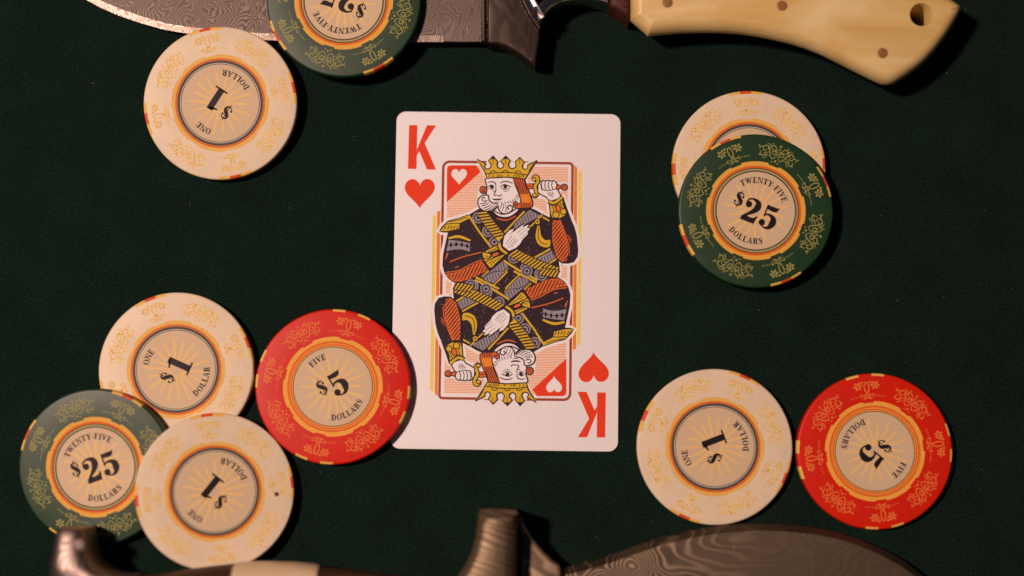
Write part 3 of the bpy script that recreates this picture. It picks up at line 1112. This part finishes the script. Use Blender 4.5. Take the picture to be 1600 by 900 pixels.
# the speck on one white chip
sp = Print(Layers(CH + 0.00008, 0.000002))
a = R_(-142)
sx, sy = 93 / PXM, -4 / PXM
lx, ly = sx * math.cos(a) - sy * math.sin(a), sx * math.sin(a) + sy * math.cos(a)
sp.fill(circ(lx, ly, 0.00062, 14, 0.00055), ink('brown_speck', (110, 60, 40)))
sp.build('stain', placed[6])

# ------------------------------------------------------------------ the playing card
CARD_PX = 1 / 5960.0
top_mid, bot_mid = spot(796, 176, 0.0003), spot(788.8, 703.5, 0.0003)
ax = (top_mid - bot_mid).normalized()
card = empty('playing_card', (*spot(791.2, 437.6, 0.0003).xy, 0.0001))
card.rotation_euler = (0, 0, math.atan2(ax.y, ax.x) - PI / 2)
tag(card, 'king of hearts playing card lying face up in the middle of the felt', 'playing card')
EU = (0.99956, 0.0298)
EV = (-0.01374, 0.99991)
DET = EU[0] * EV[1] - EV[0] * EU[1]
C0 = (791.0, 437.0)


def cl(px, py):
    """photo pixel measured on the card -> card's own plan in metres"""
    x, y = px - C0[0], py - C0[1]
    u = (x * EV[1] - EV[0] * y) / DET
    v = (EU[0] * y - EU[1] * x) / DET
    return (u * CARD_PX, -v * CARD_PX)


def uv(u, v):
    return (u * CARD_PX, -v * CARD_PX)


W2, H2, RC = 176.3, 264.5, 15.0
oc = []
for cx, cy, a0 in ((W2 - RC, H2 - RC, 0), (-W2 + RC, H2 - RC, 90), (-W2 + RC, -H2 + RC, 180), (W2 - RC, -H2 + RC, 270)):
    for i in range(9):
        t = R_(a0 + 90 * i / 8)
        oc.append(((cx + RC * math.cos(t)) * CARD_PX, (cy + RC * math.sin(t)) * CARD_PX))
w = NT('card_stock')
cc = C(235, 204, 194)
f_ = w.noise(1500.0, 3.0, 0.6)
w.l(w.ramp(f_, [(0.3, scale_c(cc, 0.97)), (0.7, scale_c(cc, 1.02))]), w.b.inputs['Base Color'])
w.set(Roughness=0.5)
w.b.inputs['Specular IOR Level'].default_value = 0.12
M_card = w.m
slab('card_sheet', oc, M_card, card, [(0.0, 0.0), (0.0, 0.00024), (0.00004, 0.00028), (0.00010, 0.00029)])

K_red = ink('heart_red', (229, 58, 30))
K_wht = ink('card_white', (238, 206, 196), wear=0.03)
K_or = ink('print_orange', (231, 122, 40))
K_orl = ink('print_light_orange', (236, 142, 76))
K_rst = ink('print_rust', (222, 96, 42))
K_drd = ink('print_dark_red', (156, 64, 42))
K_yel = ink('print_yellow', (238, 188, 88))
K_gld = ink('print_gold', (216, 158, 40))
K_blk = ink('print_black', (54, 34, 38))
K_gry = ink('print_grey', (150, 126, 128))
CL = Layers(0.00029, 0.0000012)


def heart(cx, cy, w_, h_, flip=False):
    pts = []
    for i in range(40):
        t = 2 * PI * i / 40
        x = math.sin(t) ** 3
        y = (13 * math.cos(t) - 5 * math.cos(2 * t) - 2 * math.cos(3 * t) - math.cos(4 * t)) / 14.5
        pts.append((x, y))
    lo, hi = min(p[1] for p in pts), max(p[1] for p in pts)
    s = -1 if flip else 1
    return [(cx + s * x * w_ / 2, cy - s * ((y - lo) / (hi - lo) - 0.5) * h_) for x, y in pts]


def both(fn, name, parent):
    """build a print and its copy turned half round"""
    P = Print(CL)
    fn(P)
    o = P.build(name, parent)
    c = o.copy()
    COL.objects.link(c)
    c.parent = parent
    c.rotation_euler = (0, 0, PI)
    c.location = (0, 0, 0.0000006)
    return o, c


def big_k(P):
    # condensed bold K, measured
    for poly in ([(638, 189.5), (651, 189.8), (650, 259.5), (636.5, 259)], [(650.7, 228), (666, 190.3), (680.5, 190.6), (660, 223), (650.3, 238)], [(654, 231), (662, 217), (680.5, 261), (666.5, 260.5)]):
        P.fill([cl(*p) for p in poly], K_red)


both(big_k, 'corner_letter', card)
both(lambda P: P.fill([cl(*p) for p in heart(655.3, 299.2, 47.5, 47.5)], K_red), 'corner_heart', card)


def rrect(u0, v0, u1, v1, rtl, rtr, rbr, rbl):
    pts = []
    for cx, cy, r, a0 in ((u1 - rtr, v0 + rtr, rtr, -90), (u1 - rbr, v1 - rbr, rbr, 0), (u0 + rbl, v1 - rbl, rbl, 90), (u0 + rtl, v0 + rtl, rtl, 180)):
        for i in range(7):
            t = R_(a0 + 90 * i / 6)
            pts.append((cx + r * math.cos(t), cy + r * math.sin(t)))
    return pts


P = Print(CL)
P.line([uv(*p) for p in rrect(-101.5, -185.5, 101.5, 185.5, 10, 5, 10, 5)], 4.0 * CARD_PX, K_drd, closed=True)
border = P.build('picture_border', card)
P = Print(CL)
P.layer()
v_ = -178.0
while v_ < 178.5:
    P.line([uv(-94.5, v_), uv(0, v_), uv(94.5, v_)], 1.45 * CARD_PX, K_orl)
    v_ += 2.55
P.build('ruled_lines', border)


def bars(P):
    P.layer()
    P.fill([cl(897.6, 258.5), cl(900.5, 259), cl(902.3, 263), cl(899.5, 546), cl(897, 547.5), cl(894.3, 547.5)], K_or)
    P.fill([cl(904.3, 265), cl(907.2, 265.5), cl(909.4, 269), cl(906.3, 538), cl(904.2, 540.5), cl(901, 540.5)], K_yel)
    P.free()


both(bars, 'side_bars', card)


def corner(P):
    P.fill([cl(*A(*p)) for p in [(118, 552), (118, 205), (124, 182), (140, 168), (160, 164), (425, 168), (470, 238)]], K_red)
    P.fill([cl(*p) for p in heart(680 + 246 / 6.667, 230 + 290 / 6.667, 24.5, 25.5)], K_wht)


def A(x, y):
    return (680 + x / 6.667, 230 + y / 6.667)


def B(x, y):
    return (670 + x / 6.4, 330 + y / 6.4)


both(corner, 'heart_corner', card)

# --- the king: drawn once, and once more turned half round
E = 1.6


def a_(pts):
    return [A(*p) for p in pts]


def b_(pts):
    return [B(*p) for p in pts]


KING = []           # (name, print) parts in the order they lie on one another


def part(name):
    P = Print(CL, cl)
    P.bold = 1.15
    KING.append((name, P))
    return P


P = part('robe')
body = [(685.5, 358.5), (690, 351), (699.5, 342), (714, 338.5), (731, 334), (741, 328), (748, 324), (790, 322), (829, 324), (838, 328), (847, 333.5), (859, 339.5), (858.5, 328), (857, 316), (880.5, 308), (885, 322), (893, 344), (898, 356), (901.5, 370),
        (903.5, 392), (902.5, 402), (897, 410.5), (888, 413), (878, 412.5), (873, 409), (874.5, 420), (872, 432), (871, 437), (711, 437), (700, 433), (694, 424), (691, 412), (692, 395), (696, 376), (699.5, 361), (691, 360.5)]
head_sil = a_([(425, 95), (520, 145), (600, 62), (665, 140), (730, 62), (800, 140), (882, 82), (940, 150), (1070, 118), (960, 330), (1000, 430), (1030, 560), (1010, 640), (880, 650), (780, 700), (600, 680), (480, 650), (432, 600), (435, 500), (450, 400), (530, 380), (520, 310)])
hand_sil = a_([(1000, 300), (1050, 270), (1100, 330), (1240, 325), (1290, 365), (1370, 360), (1395, 410), (1360, 450), (1310, 450), (1315, 500), (1350, 560), (1180, 600), (1140, 540), (1060, 530), (1000, 510), (1000, 450), (930, 450), (930, 360), (1000, 365)])
for sil in (head_sil, hand_sil):
    P.fill(sil, K_wht)
P.line(body, 7.5, K_wht, closed=True)
P.fill(body, K_blk)
# starry dots
P.layer()
for k in range(150):
    x, y = random.uniform(700, 896), random.uniform(332, 436)
    P.fill(circ(x, y, random.choice((0.45, 0.6, 0.75)), 6), K_gry)
P.free()
# left sleeve
slv = b_([(165, 612), (250, 600), (350, 566), (450, 515), (530, 488), (585, 560), (590, 590), (480, 640), (420, 668), (340, 695), (250, 695), (200, 660)])
P.shape(slv, K_rst, K_blk, 1.4)
P.hatch(slv, R_(-62), 4.6, 1.7, K_blk, 1.0, 2.0)
P.line(smooth(b_([(165, 600), (300, 580), (430, 515), (535, 478)])), 1.3, K_rst)
P.line(smooth(b_([(205, 495), (340, 445), (525, 402)])), 1.4, K_rst)
P.layer()
for q in ((165, 470, 182, 405), (182, 440, 190, 400), (260, 552, 300, 540)):
    P.line(b_([q[:2], q[2:]]), 1.1, K_rst)
P.free()
# armband
band = b_(smooth([(195, 268), (300, 280), (415, 305)], n=4) + smooth([(412, 400), (330, 375), (250, 375), (168, 392)], n=4))
P.shape(band, K_gry, K_blk, 1.3)
P.layer()
P.line(smooth(b_([(185, 330), (300, 320), (415, 348)])), 1.0, K_blk)
for x, y in ((220, 322), (272, 316), (328, 322), (382, 335)):
    P.fill([B(*q) for q in circ(x, y, 13, 8, 24)], K_blk)
P.free()
P.line(smooth(b_([(195, 255), (300, 240), (415, 282)])), 3.6, K_gld, taper=0.4)
# epaulette
P.shape(b_([(105, 182), (190, 82), (300, 55), (392, 22), (408, 60), (310, 108), (302, 165), (190, 186)]), K_gld, K_blk, 1.4)
P.layer()
P.line(b_([(175, 112), (250, 105), (310, 108)]), 1.2, K_blk)
for x in (150, 185, 215, 245, 275):
    P.line(b_([(x, 165), (x + 18, 128)]), 1.2, K_blk)
P.line(b_([(200, 88), (300, 72), (385, 45)]), 1.0, K_blk)
P.free()
# thin gold braid lines
P.layer()
for q, ww in (([(398, 30), (500, 190), (620, 352)], 2.6), ([(745, 488), (900, 590), (1085, 692)], 2.8), ([(470, 652), (600, 720), (700, 772)], 2.8), ([(955, -5), (860, 95), (755, 205)], 2.4), ([(790, 562), (720, 632), (650, 708)], 2.4),
              ([(905, 636), (830, 705), (765, 772)], 2.4), ([(1215, 378), (1140, 420), (1055, 464)], 2.4), ([(1275, 480), (1190, 532)], 2.4), ([(600, 590), (530, 650)], 2.4)):
    P.line(b_(q), ww, K_gld)
P.free()
# grey scallops along the sash
for x, y, a0 in ((492, 52, 60), (590, 190, 60), (655, 300, 60), (850, 462, 0), (972, 566, 0), (1110, 630, 0), (420, 730, 180), (570, 770, 180)):
    P.layer()
    P.fill([B(*q) for q in circ(x, y, 58, 18)], K_gry)
    P.layer()
    P.fill([B(*q) for q in circ(x, y, 44, 18)], K_blk)
    P.layer()
    P.fill([B(*q) for q in circ(x, y, 32, 18)], K_gry)
    P.layer()
    P.fill([B(*q) for q in circ(x, y, 15, 12)], K_blk)
P.free()
# grey ribbon, three lengths
for quad in ([(965, 10), (1010, -22), (1130, 45), (1075, 70), (930, 150), (845, 175), (850, 120)], [(735, 492), (800, 545), (640, 705), (540, 650)], [(900, 650), (1010, 690), (960, 745), (880, 775), (780, 772)], [(1080, 470), (1230, 392), (1268, 466), (1180, 525)]):
    pl = b_(quad)
    P.shape(pl, K_gry, K_blk, 1.3)
    P.hatch(pl, R_(72), 4.6, 1.1, K_blk, 0.5, 1.5)


def rope(c, w_):
    c = smooth(c, n=6)
    P.line(c, w_ + 2.6, K_blk)
    P.line(c, w_, K_gld)
    P.layer()
    acc = 0.0
    for (x0, y0), (x1, y1) in zip(c, c[1:]):
        ln = math.hypot(x1 - x0, y1 - y0)
        while acc < ln:
            t = acc / ln
            x, y = x0 + (x1 - x0) * t, y0 + (y1 - y0) * t
            dx, dy = (x1 - x0) / ln, (y1 - y0) / ln
            nx, ny = -dy, dx
            k_ = w_ * 0.56
            P.line([(x + nx * k_ - dx * k_ * 0.55, y + ny * k_ - dy * k_ * 0.55), (x - nx * k_ + dx * k_ * 0.55, y - ny * k_ + dy * k_ * 0.55)], 2.0, K_blk)
            acc += 5.4
        acc -= ln
    P.free()


rope([B(520, -10), B(610, 120), B(725, 265)], 12.0)
rope([B(830, 405), B(970, 480), B(1130, 555), B(1285, 612)], 12.0)
rope([B(262, 738), B(340, 748), B(440, 770)], 9.0)
# drape on the chest, its ring and cord
P.line(b_([(1135, 32), (1070, 100), (1005, 158)]), 1.9, K_gld)
dr = b_(smooth([(1085, 140), (1062, 240), (1085, 325), (1150, 366), (1212, 355), (1215, 285), (1165, 285), (1125, 235), (1112, 150)], True, 4))
P.shape(dr, K_gld, K_blk, 1.4)
P.line(smooth(b_([(1098, 160), (1092, 250), (1120, 310), (1190, 335)])), 1.1, K_blk)
P.fill([B(*q) for q in circ(1085, 103, 30, 16)], K_blk)
P.fill([B(*q) for q in circ(1085, 103, 24, 16)], K_gld)
P.fill([B(*q) for q in circ(1085, 103, 10, 10)], K_blk)
P.shape(b_([(1140, 45), (1205, 82), (1212, 112), (1135, 70)]), K_gld, K_blk, 1.1)
# raised sleeve
rs = b_([(1232, 92), (1312, 88), (1350, 190), (1388, 310), (1400, 430), (1380, 505), (1335, 518), (1270, 470), (1228, 300)])
P.shape(rs, K_rst, K_blk, 1.4)
P.hatch(rs, R_(-52), 4.3, 1.6, K_blk, 0.8, 2.0)
P.layer()
P.line(b_([(1312, 90), (1360, 210), (1400, 340), (1405, 430)]), 1.2, K_rst)
P.line(b_([(1385, 240), (1425, 290)]), 1.0, K_rst)
P.line(b_([(1395, 275), (1425, 320)]), 1.0, K_rst)
P.free()
P.line(b_([(1226, 60), (1222, 200), (1230, 330), (1275, 475)]), 1.6, K_blk)
# neck and collar
P = part('neck')
nk = a_(smooth([(600, 640), (640, 700), (720, 725), (800, 705), (870, 640), (800, 600), (680, 600)], True, 4))
P.shape(nk, K_wht, K_blk, 1.5)
P.line(smooth(a_([(640, 730), (735, 752), (840, 712)])), 1.7, K_rst, taper=0.4)
# left cuff and hand on the chest
P = part('cuff')
for poly in ([(560, 395), (600, 370), (690, 332), (705, 370), (640, 400), (580, 410)], [(535, 400), (575, 408), (620, 425), (600, 462), (560, 470), (540, 455)], [(545, 470), (600, 465), (640, 430), (690, 405), (705, 420), (660, 450), (590, 490), (565, 500)],
             [(570, 500), (630, 470), (700, 440), (760, 425), (735, 460), (680, 510), (625, 562), (590, 540)]):
    P.shape(b_(smooth(poly, True, 3)), K_gld, K_blk, 1.4)
P.shape(b_(smooth([(630, 425), (690, 400), (700, 425), (650, 450)], True, 3)), K_rst, K_blk, 1.1)
P.layer()
for q in ([(590, 400), (650, 380), (690, 350)], [(560, 440), (600, 445)], [(620, 540), (660, 490), (720, 450)], [(600, 520), (640, 485)]):
    P.line(b_(q), 1.0, K_blk)
P.free()
P.line(smooth(b_([(700, 310), (715, 370), (785, 425)])), 6.0, K_blk)
P.line(smooth(b_([(703, 315), (718, 370), (780, 420)])), 3.4, K_gld)
P = part('hand')
hd = b_([(735, 345), (738, 290), (750, 240), (775, 210), (800, 182), (848, 163), (852, 180), (838, 202), (870, 175), (945, 122), (958, 132), (940, 150), (990, 128), (1004, 140), (985, 165), (1008, 160), (1016, 175), (990, 205), (998, 222), (985, 240), (940, 285), (915, 330), (870, 370), (800, 398)])
P.shape(hd, K_wht, K_blk, 1.7)
P.layer()
for q in ([(770, 320), (830, 240)], [(785, 345), (850, 260)], [(800, 365), (870, 275)], [(830, 355), (885, 285)], [(885, 210), (950, 160)], [(905, 240), (980, 180)], [(920, 270), (985, 215)], [(800, 230), (838, 202)]):
    P.line(b_(q), 1.15, K_blk, taper=0.5)
P.free()
# sword behind the head, then fist and cuff
P = part('sword')
P.shape(a_([(935, 375), (1020, 372), (1020, 425), (945, 428)]), K_rst, K_blk, 1.5)
P.line(a_([(945, 402), (1018, 400)]), 1.0, K_blk)
P.shape(a_([(1230, 400), (1260, 380), (1310, 398), (1310, 425), (1260, 440), (1230, 432)]), K_rst, K_blk, 1.5)
P.shape([A(*q) for q in circ(1345, 414, 33, 16)], K_rst, K_blk, 1.5)
P.line([A(1345 + (6 + 3.2 * t) * math.cos(t * 1.2), 414 + (6 + 3.2 * t) * math.sin(t * 1.2)) for t in [i * 0.5 for i in range(11)]], 1.0, K_blk)
grd = smooth(a_([(1020, 330), (1035, 300), (1062, 305), (1068, 350), (1040, 400), (1048, 440), (1058, 480), (1040, 505), (1020, 490)]), n=5)
P.line(grd, 6.4, K_blk)
P.line(grd, 3.6, K_gld)
P.fill([A(*q) for q in circ(1028, 326, 26, 12)], K_blk)
P.fill([A(*q) for q in circ(1028, 326, 17, 12)], K_gld)
P.fill([A(*q) for q in circ(1032, 493, 26, 12)], K_blk)
P.fill([A(*q) for q in circ(1032, 493, 17, 12)], K_gld)
P = part('fist')
P.shape(a_([(1070, 395), (1085, 360), (1120, 340), (1150, 345), (1180, 338), (1205, 348), (1235, 342), (1262, 362), (1270, 395), (1255, 430), (1280, 445), (1302, 490), (1310, 530), (1190, 565), (1160, 520), (1110, 495), (1068, 465)]), K_wht, K_blk, 1.7)
P.layer()
for x in (1115, 1150, 1185, 1222):
    P.line(smooth(a_([(x, 350), (x - 8, 395), (x + 5, 438)])), 1.2, K_blk)
P.line(smooth(a_([(1085, 360), (1100, 385), (1105, 430)])), 1.1, K_blk)
P.line(a_([(1105, 438), (1180, 450), (1250, 432)]), 1.2, K_blk)
for q in ([(1190, 465), (1225, 520)], [(1215, 460), (1235, 500)], [(1170, 470), (1200, 510)]):
    P.line(a_(q), 1.0, K_blk)
P.free()
P = part('cuff')
cf = a_([(1190, 575), (1320, 535), (1345, 610), (1375, 690), (1345, 722), (1300, 745), (1215, 738), (1200, 690)])
P.shape(cf, K_gld, K_blk, 1.5)
P.shape(a_(smooth([(1275, 590), (1310, 640), (1295, 680), (1260, 660), (1255, 620)], True, 3)), K_rst, K_blk, 1.1)
P.layer()
for q in ([(1215, 590), (1235, 650), (1225, 700)], [(1240, 585), (1255, 640)], [(1300, 570), (1325, 640)], [(1325, 580), (1350, 650)]):
    P.line(a_(q), 1.1, K_blk)
P.free()
P.line([A(*q) for q in circ(1258, 705, 34, 16)], 1.2, K_blk, closed=True)
P.line([A(*q) for q in circ(1335, 672, 32, 16)], 1.2, K_blk, closed=True)
P.line(smooth(a_([(1178, 560), (1240, 585), (1330, 515)])), 6.0, K_blk)
P.line(smooth(a_([(1185, 562), (1242, 578), (1325, 520)])), 3.3, K_gld)
# head
P = part('face')
fc = a_(smooth([(540, 300), (538, 400), (530, 480), (545, 560), (600, 640), (700, 690), (800, 660), (870, 600), (900, 540), (860, 450), (830, 300)], True, 4))
P.shape(fc, K_wht, K_blk, 1.7)
P.layer()
P.line(smooth(a_([(545, 352), (590, 345), (625, 362), (630, 400)])), 1.5, K_blk, taper=0.3)
P.line(smooth(a_([(672, 362), (715, 345), (770, 350), (808, 372)])), 1.5, K_blk, taper=0.4)
P.line(smooth(a_([(675, 402), (715, 378), (765, 392), (790, 405)])), 1.5, K_blk, taper=0.3)
P.line(smooth(a_([(680, 408), (725, 428), (775, 412)])), 1.1, K_blk, taper=0.4)
P.line(smooth(a_([(700, 440), (735, 448), (775, 435)])), 0.9, K_blk, taper=0.6)
P.fill([A(*q) for q in circ(728, 400, 20, 14)], K_blk)
P.line(smooth(a_([(550, 400), (582, 380), (615, 400)])), 1.5, K_blk, taper=0.3)
P.line(smooth(a_([(555, 412), (585, 424), (615, 410)])), 1.1, K_blk, taper=0.3)
P.fill([A(*q) for q in circ(588, 400, 18, 14)], K_blk)
P.line(smooth(a_([(600, 430), (608, 450), (630, 440)])), 0.9, K_blk, taper=0.5)
P.line(smooth(a_([(632, 405), (628, 450), (612, 475), (622, 492), (640, 488)])), 1.4, K_blk, taper=0.3)
P.line(smooth(a_([(645, 488), (660, 496), (685, 492), (688, 475)])), 1.4, K_blk, taper=0.3)
P.line(smooth(a_([(592, 528), (645, 535), (695, 527)])), 2.3, K_blk, taper=0.6)
P.line(smooth(a_([(615, 556), (645, 562), (672, 555)])), 1.1, K_blk, taper=0.6)
P.free()
P = part('beard')
lb = a_(smooth([(552, 492), (505, 486), (460, 510), (442, 555), (455, 610), (500, 648), (575, 655), (628, 632), (652, 585), (600, 570), (560, 540)], True, 4))
P.shape(lb, K_wht, K_blk, 1.8)
rb = a_(smooth([(655, 590), (660, 640), (700, 682), (760, 680), (800, 648), (800, 610), (770, 598), (752, 622), (770, 640)], n=5))
P.fill(a_(smooth([(650, 585), (660, 640), (700, 680), (760, 680), (800, 645), (795, 600), (740, 560)], True, 4)), K_wht)
P.layer()
P.line(rb, 1.8, K_blk)
P.line(smooth(a_([(540, 540), (505, 550), (485, 530), (500, 510), (520, 520)])), 1.4, K_blk)
for q in ([(475, 600), (520, 590), (560, 565)], [(490, 625), (540, 610), (585, 580)], [(515, 640), (565, 625), (605, 590)], [(550, 650), (595, 630), (625, 595)], [(462, 575), (500, 575), (540, 555)], [(590, 648), (620, 625), (640, 595)]):
    P.line(smooth(a_(q), n=4), 1.25, K_blk, taper=0.4)
for q in ([(672, 640), (690, 600), (690, 575)], [(692, 660), (712, 615), (712, 580)], [(720, 668), (738, 640), (735, 590)], [(745, 672), (760, 655)], [(690, 560), (700, 585)], [(720, 555), (735, 585)], [(750, 550), (768, 585)], [(775, 545), (795, 580)], [(800, 535), (822, 575)], [(820, 520), (845, 560)], [(835, 500), (862, 540)], [(845, 480), (872, 512)]):
    P.line(smooth(a_(q), n=4), 1.1, K_blk, taper=0.5)
P.free()
P = part('hair')
hr = a_([(803, 305), (930, 318), (948, 400), (985, 470), (1015, 560), (1012, 610), (985, 632), (900, 632), (845, 632), (815, 610), (810, 575), (835, 558), (860, 572), (858, 595), (885, 570), (890, 540), (865, 460), (835, 390)])
P.shape(hr, K_rst, K_blk, 1.7)
P.fill(a_([(890, 490), (960, 480), (995, 540), (985, 575), (900, 565)]), K_or)
P.layer()
for k in range(6):
    x0, x1, x2 = 822 + 20 * k, 868 + 17 * k, 905 + 18 * k
    P.line(smooth(a_([(x0, 312), (x1 - 12, 410), (x1 + 12, 480)]), n=4), 1.1, K_blk)
    P.line(smooth(a_([(x1 + 30, 575), (x2 - 8, 600), (x2 - 14, 628)]), n=4), 1.1, K_blk)
P.free()
P.shape([A(*q) for q in circ(500, 430, 38, 18)], K_rst, K_blk, 1.7)
P.line([A(500 + (6 + 3.0 * t) * math.cos(t * 1.3 + 1), 430 + (6 + 3.0 * t) * math.sin(t * 1.3 + 1)) for t in [i * 0.5 for i in range(13)]], 1.1, K_blk)
P.line([A(845 + (4 + 2.6 * t) * math.cos(t * 1.3 + 2), 592 + (4 + 2.6 * t) * math.sin(t * 1.3 + 2)) for t in [i * 0.5 for i in range(13)]], 1.1, K_blk)
P = part('crown')
cr = [(432, 103), (515, 150), (528, 158), (508, 178), (520, 203), (548, 212), (572, 200), (582, 178), (572, 150), (552, 125), (600, 72), (642, 128), (650, 140), (640, 165), (650, 195), (680, 210), (708, 190), (712, 165), (690, 145), (682, 130), (732, 75), (782, 128), (765, 150), (762, 180), (780, 205), (808, 212), (838, 195),
      (842, 170), (832, 140), (880, 92), (928, 150), (915, 165), (905, 190), (918, 215), (940, 222), (965, 205), (960, 178), (1000, 155), (1060, 125), (985, 245), (938, 322), (850, 312), (740, 300), (640, 303), (535, 308), (515, 240), (470, 165)]
P.shape(a_(cr), K_gld, K_blk, 1.7)
P.layer()
P.line(smooth(a_([(520, 262), (640, 252), (800, 255), (965, 282)])), 1.3, K_blk)
for x in (560, 600, 650, 665, 690, 760, 820, 845, 862, 880, 900, 918):
    P.line(a_([(x, 300 + (x - 740) * 0.03), (x + 2, 272 + (x - 740) * 0.03)]), 1.1, K_blk)
for x, y in ((603, 240), (730, 238), (862, 246)):
    P.line([A(x + 30 * math.cos(t), y + 22 * math.sin(t) + 12) for t in [PI + PI * i / 10 for i in range(11)]], 1.2, K_blk)
for x in (600, 732, 880):
    P.line(a_([(x, 95), (x, 165)]), 1.1, K_drd)
    P.fill(a_([(x, 72 if x < 800 else 92), (x + 22, 108), (x - 22, 108)]), K_blk)
P.line(a_([(975, 240), (1030, 150)]), 1.0, K_blk)
P.free()

king = empty('king_figure')
king.parent = card
for name, P in KING:
    P.build(name, king)
k2nd = copy_tree(king, card)
k2nd.rotation_euler = (0, 0, PI)
k2nd.location = (0, 0, 0.0000006)

# ------------------------------------------------------------------ the nap of the felt: short loose fibres
V, F = [], []
for i in range(22000):
    x, y = random.uniform(-0.155, 0.155), random.uniform(-0.095, 0.095)
    ln, r, a, bend = random.uniform(0.0005, 0.0019), random.uniform(0.000016, 0.00003), random.uniform(0, PI), random.uniform(-1.2, 1.2)
    b = len(V)
    for k in range(4):
        t = k / 3
        aa = a + bend * t
        V.append((x - math.sin(aa) * r, y + math.cos(aa) * r, 0.00003 + 0.00008 * math.sin(PI * t)))
        V.append((x + math.sin(aa) * r, y - math.cos(aa) * r, 0.00003 + 0.00008 * math.sin(PI * t)))
        x, y = x + ln / 3 * math.cos(aa), y + ln / 3 * math.sin(aa)
    for k in range(3):
        F.append([b + 2 * k, b + 2 * k + 1, b + 2 * k + 3, b + 2 * k + 2])
M_nap = plain('felt_nap', (0.014, 0.034, 0.025), 1.0)
M_nap.node_tree.nodes['Principled BSDF'].inputs['Specular IOR Level'].default_value = 0.05
tag(link_mesh('felt_fibres', V, F, [M_nap]), 'short loose fibres of the green felt surface', None, None, 'stuff')

# ------------------------------------------------------------------ lint on the felt
V, F = [], []
for i in range(75):
    p = spot(random.uniform(-20, 1620), random.uniform(-20, 920), 0.0)
    ln, r, a, bend = random.uniform(0.0002, 0.0007), random.uniform(0.000025, 0.00006), random.uniform(0, PI), random.uniform(-1, 1)
    b = len(V)
    for k in range(4):
        t = k / 3
        aa = a + bend * t
        x, y = p.x + ln * t * math.cos(aa), p.y + ln * t * math.sin(aa)
        for s in range(4):
            q = 2 * PI * s / 4
            V.append((x - math.sin(aa) * r * math.cos(q), y + math.cos(aa) * r * math.cos(q), r + 0.00005 + r * math.sin(q)))
    for k in range(3):
        for s in range(4):
            F.append([b + k * 4 + s, b + k * 4 + (s + 1) % 4, b + (k + 1) * 4 + (s + 1) % 4, b + (k + 1) * 4 + s])
M_lint = plain('pale_lint', (0.17, 0.145, 0.10), 0.9)
tag(link_mesh('lint', V, F, [M_lint]), 'pale specks of lint scattered on the green felt', None, None, 'stuff')
